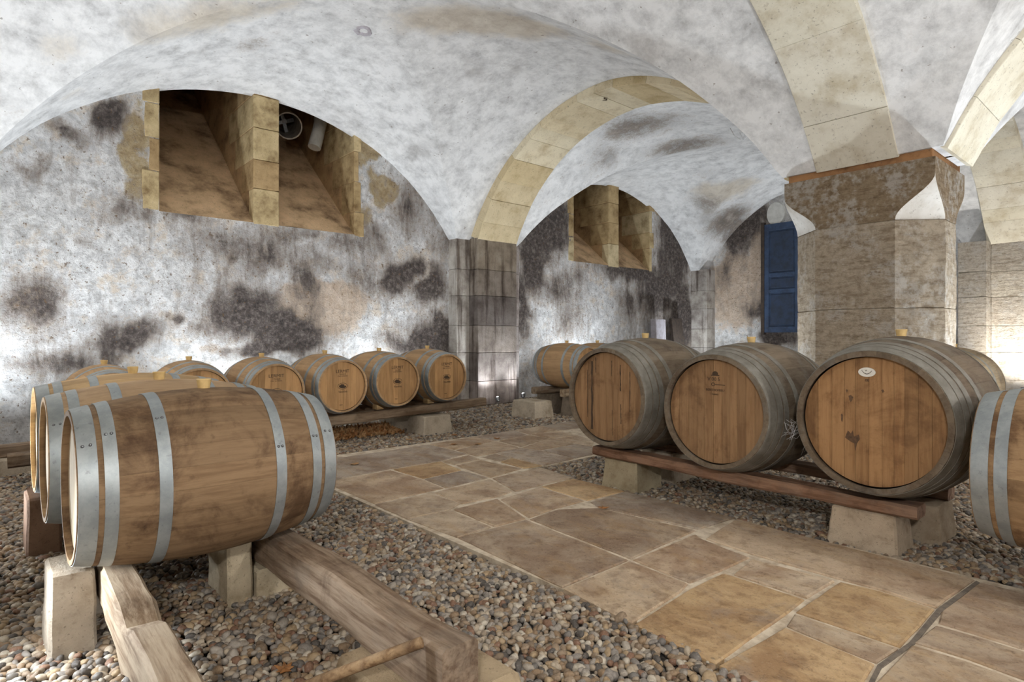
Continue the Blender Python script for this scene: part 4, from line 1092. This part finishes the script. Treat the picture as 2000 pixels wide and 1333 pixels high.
def block(x0, x1, y0, y1, z1, label, col, taper=.14, seed=1, tapery=None, rz=0.0, group='stone cask supports', z0=-.05, cat='stone block'):
    cx, cy = (x0 + x1) / 2, (y0 + y1) / 2
    me = box_me('stone_block', x0 - cx, x1 - cx, y0 - cy, y1 - cy, 0, z1 - z0, .012, .010, 4, seed, taper, tapery)
    return tag(obj('stone_block', me, MAT['block'], loc=(cx, cy, z0), rot=(0, 0, rz), color=col), label, cat, group)
LST = (.50, .44, .36)
block(-3.12, -2.84, .185, .345, .30, 'upright grey stone beside the notched beam below the nearest barrel', (.46, .41, .35), .12, 31, .10)
block(-3.42, -3.16, .34, .54, .148, 'stone base under the notched pale beam behind the upright grey stone', (.52, .48, .42), .08, 1)
block(-3.22, -2.885, .835, .945, .262, 'tall pale stone beside the dark beam under the nearest barrel', (.54, .47, .35), .06, 2, .0)
block(-3.24, -2.87, .955, 1.20, .112, 'low pale stone under the dark beam beside the tall pale stone', (.54, .47, .35), .06, 42)
block(-4.56, -4.26, .185, .345, .30, 'reddish brown upright stone at the end of the third foreground barrel', (.30, .20, .15), .05, 33)
block(-4.9, -4.62, .34, .54, .145, 'stone base under the pale beam beyond the third foreground barrel', LST, .06, 3)
block(-4.55, -4.22, .90, 1.22, .125, 'stone under the dark beam below the third foreground barrel', LST, .1, 4)
block(-1.98, -1.45, .90, 1.34, .105, 'flat tan stone under the end of the dark beam', (.44, .35, .24), .08, 5)
block(-6.66, -6.24, 4.05, 4.50, row_z(4.3) - .337 - .13, 'tapering pale stone under the front beam by the leaf pile', LST, .14, 6)
block(-7.28, -6.86, 4.02, 4.46, row_z(4.3) - .337 - .13, 'pale stone under the rear beam behind the leaf pile', LST, .12, 7)
block(-6.66, -6.28, .75, 1.15, row_z(.9) - .337 - .11, 'stone under the front beam hidden by foreground barrels', LST, .12, 8)
block(-7.26, -6.88, .05, .45, row_z(.2) - .337 - .11, 'stone under the rear beam at the left picture edge', LST, .12, 9)
block(-6.98, -6.42, 6.10, 6.50, .235, 'loose pale stone block on the gravel in front of the pilaster', (.56, .50, .41), .12, 10)
block(-3.22, -2.86, 3.79, 4.14, .222, 'tapering stone under the left end of the big cask beam', (.40, .35, .25), .12, 11)
block(-3.22, -2.86, 4.28, 4.62, .222, 'stone under the rear big cask beam, left end', LST, .12, 12)
block(-1.47, -1.09, 3.775, 4.06, .205, 'tapering stone under the big cask with the white plaque', (.50, .42, .33), .13, 13)
block(-1.45, -.98, 4.16, 4.50, .205, 'stone under the rear beam of the cask with the white plaque', (.40, .33, .25), .1, 14)
block(-.52, .0, 3.86, 4.2, .16, 'tapering stone under the barrel at the right picture edge', (.40, .35, .28), .14, 15)
block(-.45, .1, 3.45, 3.72, .16, 'front stone under the barrel at the right picture edge', (.40, .35, .28), .14, 16)
block(-6.50, -6.10, 6.7, 7.1, .295, 'dark stone under the front beam of the far bay barrels', (.24, .20, .16), .1, 17)
block(-7.06, -6.70, 6.7, 7.1, .295, 'dark stone under the rear beam of the far bay barrels', (.24, .20, .16), .1, 18)
block(-6.50, -6.10, 8.3, 8.7, .295, 'second stone under the far bay front beam', LST, .1, 19)
block(-7.06, -6.70, 8.3, 8.7, .295, 'second stone under the far bay rear beam', LST, .1, 20)

def wedge(x, y, z, rz, label, col=(.50, .36, .18), s=1.0):
    V = [(-.05, -.045, 0), (.05, -.045, 0), (.05, .045, 0), (-.05, .045, 0), (-.05, -.045, .012), (.05, -.045, .012), (.05, .045, .06), (-.05, .045, .06)]
    V = [tuple(c * s for c in v) for v in V]
    me = me_from('wedge', V, [(3, 2, 1, 0), (4, 5, 6, 7), (0, 1, 5, 4), (1, 2, 6, 5), (2, 3, 7, 6), (3, 0, 4, 7)])
    return tag(obj('wooden_wedge', me, MAT['beam'], loc=(x, y, z), rot=(0, 0, rz), color=col), label, 'wedge', 'wedges under the wall row')
for k, (y_, lb) in enumerate(ROW[2:]):
    z_ = row_z(y_) - .334
    wedge(-6.46, y_ - .19, z_ + .004, math.pi, 'small pale wooden wedge left of barrel number %s in the wall row from the pilaster' % ('four', 'three', 'two', 'one')[k])
# round stick across the bottom foreground
V, Fc = tube([(-1.545, .995, .280), (-1.772, .777, .15), (-2.0, .56, .005)], .017, 10)
tag(obj('wooden_stick', me_from('wooden_stick', V, Fc, smooth=True, angle=50), MAT['beam'], color=(.40, .27, .15)), 'round wooden stick leaning on the end of the dark beam', 'stick')

# ------------------------------------------------------------------ leaves
def leaf_mesh(k):
    rr = random.Random(k * 13 + 1); pts = []; N = 14
    for i in range(N):
        a = 2 * math.pi * i / N; r = (1.0 if i % 2 == 0 else .52) * rr.uniform(.75, 1.1)
        pts.append((r * math.cos(a), .8 * r * math.sin(a)))
    V = [(0, 0, .16)] + [(p[0], p[1], .28 * p[0] ** 2 * rr.uniform(.2, 1.4) + .3 * p[1] ** 2 * rr.uniform(-.3, 1.2)) for p in pts]
    V += [(v[0], v[1], v[2] - .03) for v in V]
    n = N + 1
    Fc = [(0, i + 1, (i + 1) % N + 1) for i in range(N)] + [(n, n + (i + 1) % N + 1, n + i + 1) for i in range(N)] + [(i + 1, n + i + 1, n + (i + 1) % N + 1, (i + 1) % N + 1) for i in range(N)]
    return me_from('leaf', V, Fc)
LEAF = [leaf_mesh(k) for k in range(5)]
for k, (px, py, s, lb) in enumerate([(886, 869, .055, 'flat brown leaf on the slabs, nearest the leaf strewn gravel'), (934, 869, .06, 'curled brown leaf on the slabs beside a pale joint'), (971, 858, .05, 'small brown leaf on the far slabs'),
                              (692, 908, .06, 'pale curled leaf alone on the big grey slab'), (1178, 994, .045, 'reddish leaf in the joint of the middle slabs'), (887, 851, .06, 'orange leaf on the gravel by the tapering stone'),
                              (799, 860, .055, 'yellow leaf on the gravel edge left of the tapering stone'), (556, 1310, .05, 'orange leaf on the pebbles between the two beams')]):
    p = floor_pt(px, py, .0)
    o = bpy.data.objects.new('dry_leaf', LEAF[k % 5]); link(o); slot(o, MAT['leaf2'] if k in (1, 3, 6) else MAT['leaf'])
    o.location = (p.x, p.y, .004); o.rotation_euler = (0, 0, k * 1.7); o.scale = (s, s, s); tag(o, lb, 'leaf', 'fallen leaves')
V, Fc, mi = [], [], []
rr = random.Random(5)
for k in range(520):
    u = rr.random(); y_ = 2.3 + 1.64 * u; x_ = -7.02 + rr.random() * .48 - (.1 if y_ > 4 else 0)
    if rr.random() < .3: x_ -= rr.random() * .5
    hgt = .10 * math.exp(-((x_ + 6.85) / .3) ** 2) * (1 if y_ < 3.9 else .4)
    b = LEAF[k % 5]; s = rr.uniform(.04, .065); mt = Matrix.Rotation(rr.uniform(0, 6.28), 3, 'Z') @ Matrix.Rotation(rr.uniform(-1.1, 1.1), 3, 'X') @ Matrix.Rotation(rr.uniform(-.5, .5), 3, 'Y')
    n0 = len(V)
    for v in b.vertices: V.append(mt @ (v.co * s) + Vector((x_, y_, .0 + rr.random() * hgt)))
    for p in b.polygons: Fc.append(tuple(i + n0 for i in p.vertices)); mi.append(k % 2)
me = me_from('leaf_pile', V, Fc); me.materials.append(MAT['leaf']); me.materials.append(MAT['leaf2']); me.polygons.foreach_set('material_index', mi)
tag(obj('leaf_pile', me), 'drift of dry brown leaves under the wall row of barrels', 'leaves', kind='stuff')

# ------------------------------------------------------------------ cobwebs, hook, chalk marks
def cobweb(c, n, spread, label, seed, r=.0010):
    rr = random.Random(seed); V, Fc = [], []; c = Vector(c)
    for k in range(n):
        a = c + Vector([rr.uniform(-1, 1) * s for s in spread]); b = c + Vector([rr.uniform(-1, 1) * s for s in spread]); m_ = (a + b) / 2 - Vector((0, 0, rr.uniform(.0, .03)))
        v, f = tube([a, m_, b], r, 3); n0 = len(V); V += v; Fc += [tuple(i + n0 for i in q) for q in f]
    return tag(obj('cobweb', me_from('cobweb', V, Fc), MAT['web']), label, 'cobweb')
p = Vector((-1.655, 3.78, .63)); cobweb(p, 30, (.035, .11, .06), 'white cobweb between the emblem cask and the plaque cask', 1)
cobweb((-1.64, 4.1, .50), 26, (.05, .2, .06), 'cobweb low between the emblem cask and the plaque cask', 2)
cobweb((-.745, 4.02, .40), 26, (.04, .16, .08), 'cobweb between the plaque cask and the barrel at the picture edge', 3)
cobweb((-.68, 4.35, .86), 22, (.05, .12, .03), 'cobweb above the barrel at the right picture edge', 4)
V, Fc = [], []
x_, z_, d_ = on_y(1445, 262, 7.6); ptsw = [(x_ - .14, 7.6, z_ + .12), (x_ - .08, 7.6, z_), (x_ + .0, 7.62, z_ - .07), (x_ + .07, 7.6, z_ - .05), (x_ + .06, 7.6, z_ + .03), (x_, 7.6, z_ + .02), (x_ + .05, 7.6, z_ - .09), (x_ + .16, 7.62, z_ - .02), (x_ + .2, 7.62, z_ + .25)]
V, Fc = tube(ptsw, .005, 6); tag(obj('hanging_cable', me_from('hanging_cable', V, Fc, smooth=True), MAT['web']), 'looped white cable hanging from the far vault', 'cable')

# ------------------------------------------------------------------ floor lamps
def lamp(loc, aim, watts, cone, col, label, k):
    a = Vector(aim).normalized(); q = Vector((0, 0, 1)).rotation_difference(a)
    root = empty('floor_lamp', loc, label=label, cat='lamp', group='floor lamps of the cellar')
    root.rotation_mode = 'QUATERNION'; root.rotation_quaternion = q
    bm = bmesh.new(); bmesh.ops.create_cone(bm, cap_ends=True, segments=20, radius1=.032, radius2=.045, depth=.07)
    top = [f for f in bm.faces if f.normal.z > .9]
    r_ = bmesh.ops.inset_region(bm, faces=top, thickness=.008); bmesh.ops.translate(bm, verts=list({v for f in top for v in f.verts}), vec=(0, 0, -.012))
    obj('lamp_housing', bm_mesh('lamp_housing', bm, True, 40), MAT['steel'], root)
    bm = bmesh.new(); bmesh.ops.create_uvsphere(bm, u_segments=16, v_segments=10, radius=.033)
    obj('lamp_lens', bm_mesh('lamp_lens', bm), MAT['lens'], root, loc=(0, 0, .026)).scale = (1, 1, .7)
    qi = q.inverted(); V, Fc = tube([(0, 0, -.03), qi @ Vector((0, 0, -max(loc[2] + .04, .08)))], .008, 8); obj('spike', me_from('spike', V, Fc), MAT['steel'], root)
    ld = bpy.data.lights.new('lamp_light', 'SPOT'); ld.energy = watts; ld.color = col; ld.spot_size = math.radians(cone); ld.spot_blend = .9; ld.shadow_soft_size = .05
    lo = bpy.data.objects.new('lamp_light', ld); link(lo, root); lo.location = (0, 0, .056); lo.rotation_euler = (math.pi, 0, 0)
for k, (loc, aim, w, cone, col, lb) in enumerate(LAMPS): lamp(loc, aim, w * 1.0, cone, col, lb, k)

def lantern(loc, watts, col, label):
    """added fill light in the form of a wall sconce; faces away from the wall it hangs on"""
    root = empty('fill_lantern', loc, 0 if loc[1] < 0 else math.pi / 2, label=label, cat='lamp', group='added fill lanterns')
    obj('back_plate', box_me('back_plate', -.07, .07, -.15, -.12, -.16, .16, .006), MAT['steel'], root)
    V, Fc = tube([(0, -.13, .10), (0, -.06, .15), (0, 0, .14), (0, 0, .10)], .010, 8); obj('arm', me_from('arm', V, Fc, smooth=True), MAT['steel'], root)
    bm = bmesh.new(); bmesh.ops.create_cone(bm, cap_ends=False, segments=20, radius1=.10, radius2=.02, depth=.05); bmesh.ops.translate(bm, verts=bm.verts, vec=(0, 0, .10))
    obj('cap', bm_mesh('cap', bm, True), MAT['steel'], root)
    bm = bmesh.new(); bmesh.ops.create_uvsphere(bm, u_segments=20, v_segments=12, radius=.05)
    obj('bulb', bm_mesh('bulb', bm, True), MAT['lens'], root)
    ld = bpy.data.lights.new('fill_light', 'POINT'); ld.energy = watts; ld.color = col; ld.shadow_soft_size = .12
    lo = bpy.data.objects.new('fill_light', ld); link(lo, root); lo.location = (0, .06, -.02)
for a in FILL_LANTERNS: lantern(*a)

# chalk number on the soffit of the sandstone arch, and a flaked patch of plaster on the vault
o = text('5', .17, tr1, (-5.64, 6.74, 4.612)); o.rotation_euler = (math.pi, 0, math.radians(48.7))
def vault_point(px, py):
    best = None
    for me_, A, d in vault_objs:
        ok = d > 1; dd = np.where(ok, d, 1)
        e = np.where(ok, np.hypot(CX + F * (A[:, 0] * RD.x + A[:, 1] * RD.y) / dd - px, HY + F * (H - A[:, 2]) / dd - py), 1e9) + d * .5
        k = int(np.argmin(e))
        if best is None or e[k] < best[0]: best = (e[k], Vector(A[k]), me_.vertices[k].normal.copy())
    return best[1], best[2]
def flake(px, py, r, label, seed, mat):
    c, n = vault_point(px, py)
    if n.dot(Vector((0, 0, H)) - c) < 0: n = -n
    q = Vector((0, 0, 1)).rotation_difference(n); rr = random.Random(seed); V = []; N = 16
    for k in range(N):
        a = 2 * math.pi * k / N; ra = r * rr.uniform(.8, 1.2)
        for f, z in ((1.15, -.015), (1.0, .016), (.62, .013), (.45, -.004)): V.append(q @ Vector((ra * f * math.cos(a), ra * f * .9 * math.sin(a), z + rr.uniform(-.003, .003))))
    Fc = [(k * 4 + i, ((k + 1) % N) * 4 + i, ((k + 1) % N) * 4 + i + 1, k * 4 + i + 1) for k in range(N) for i in range(3)] + [tuple(k * 4 + 3 for k in range(N))]
    tag(obj('plaster_flake', me_from('plaster_flake', V, Fc), MAT[mat], loc=c), label, 'plaster flake')
flake(1788, 215, .060, 'small crater of flaking plaster on the vault above the big pillar', 3, 'disc')
flake(710, 50, .10, 'pale plaster patch near the crown of the left vault', 5, 'paper')
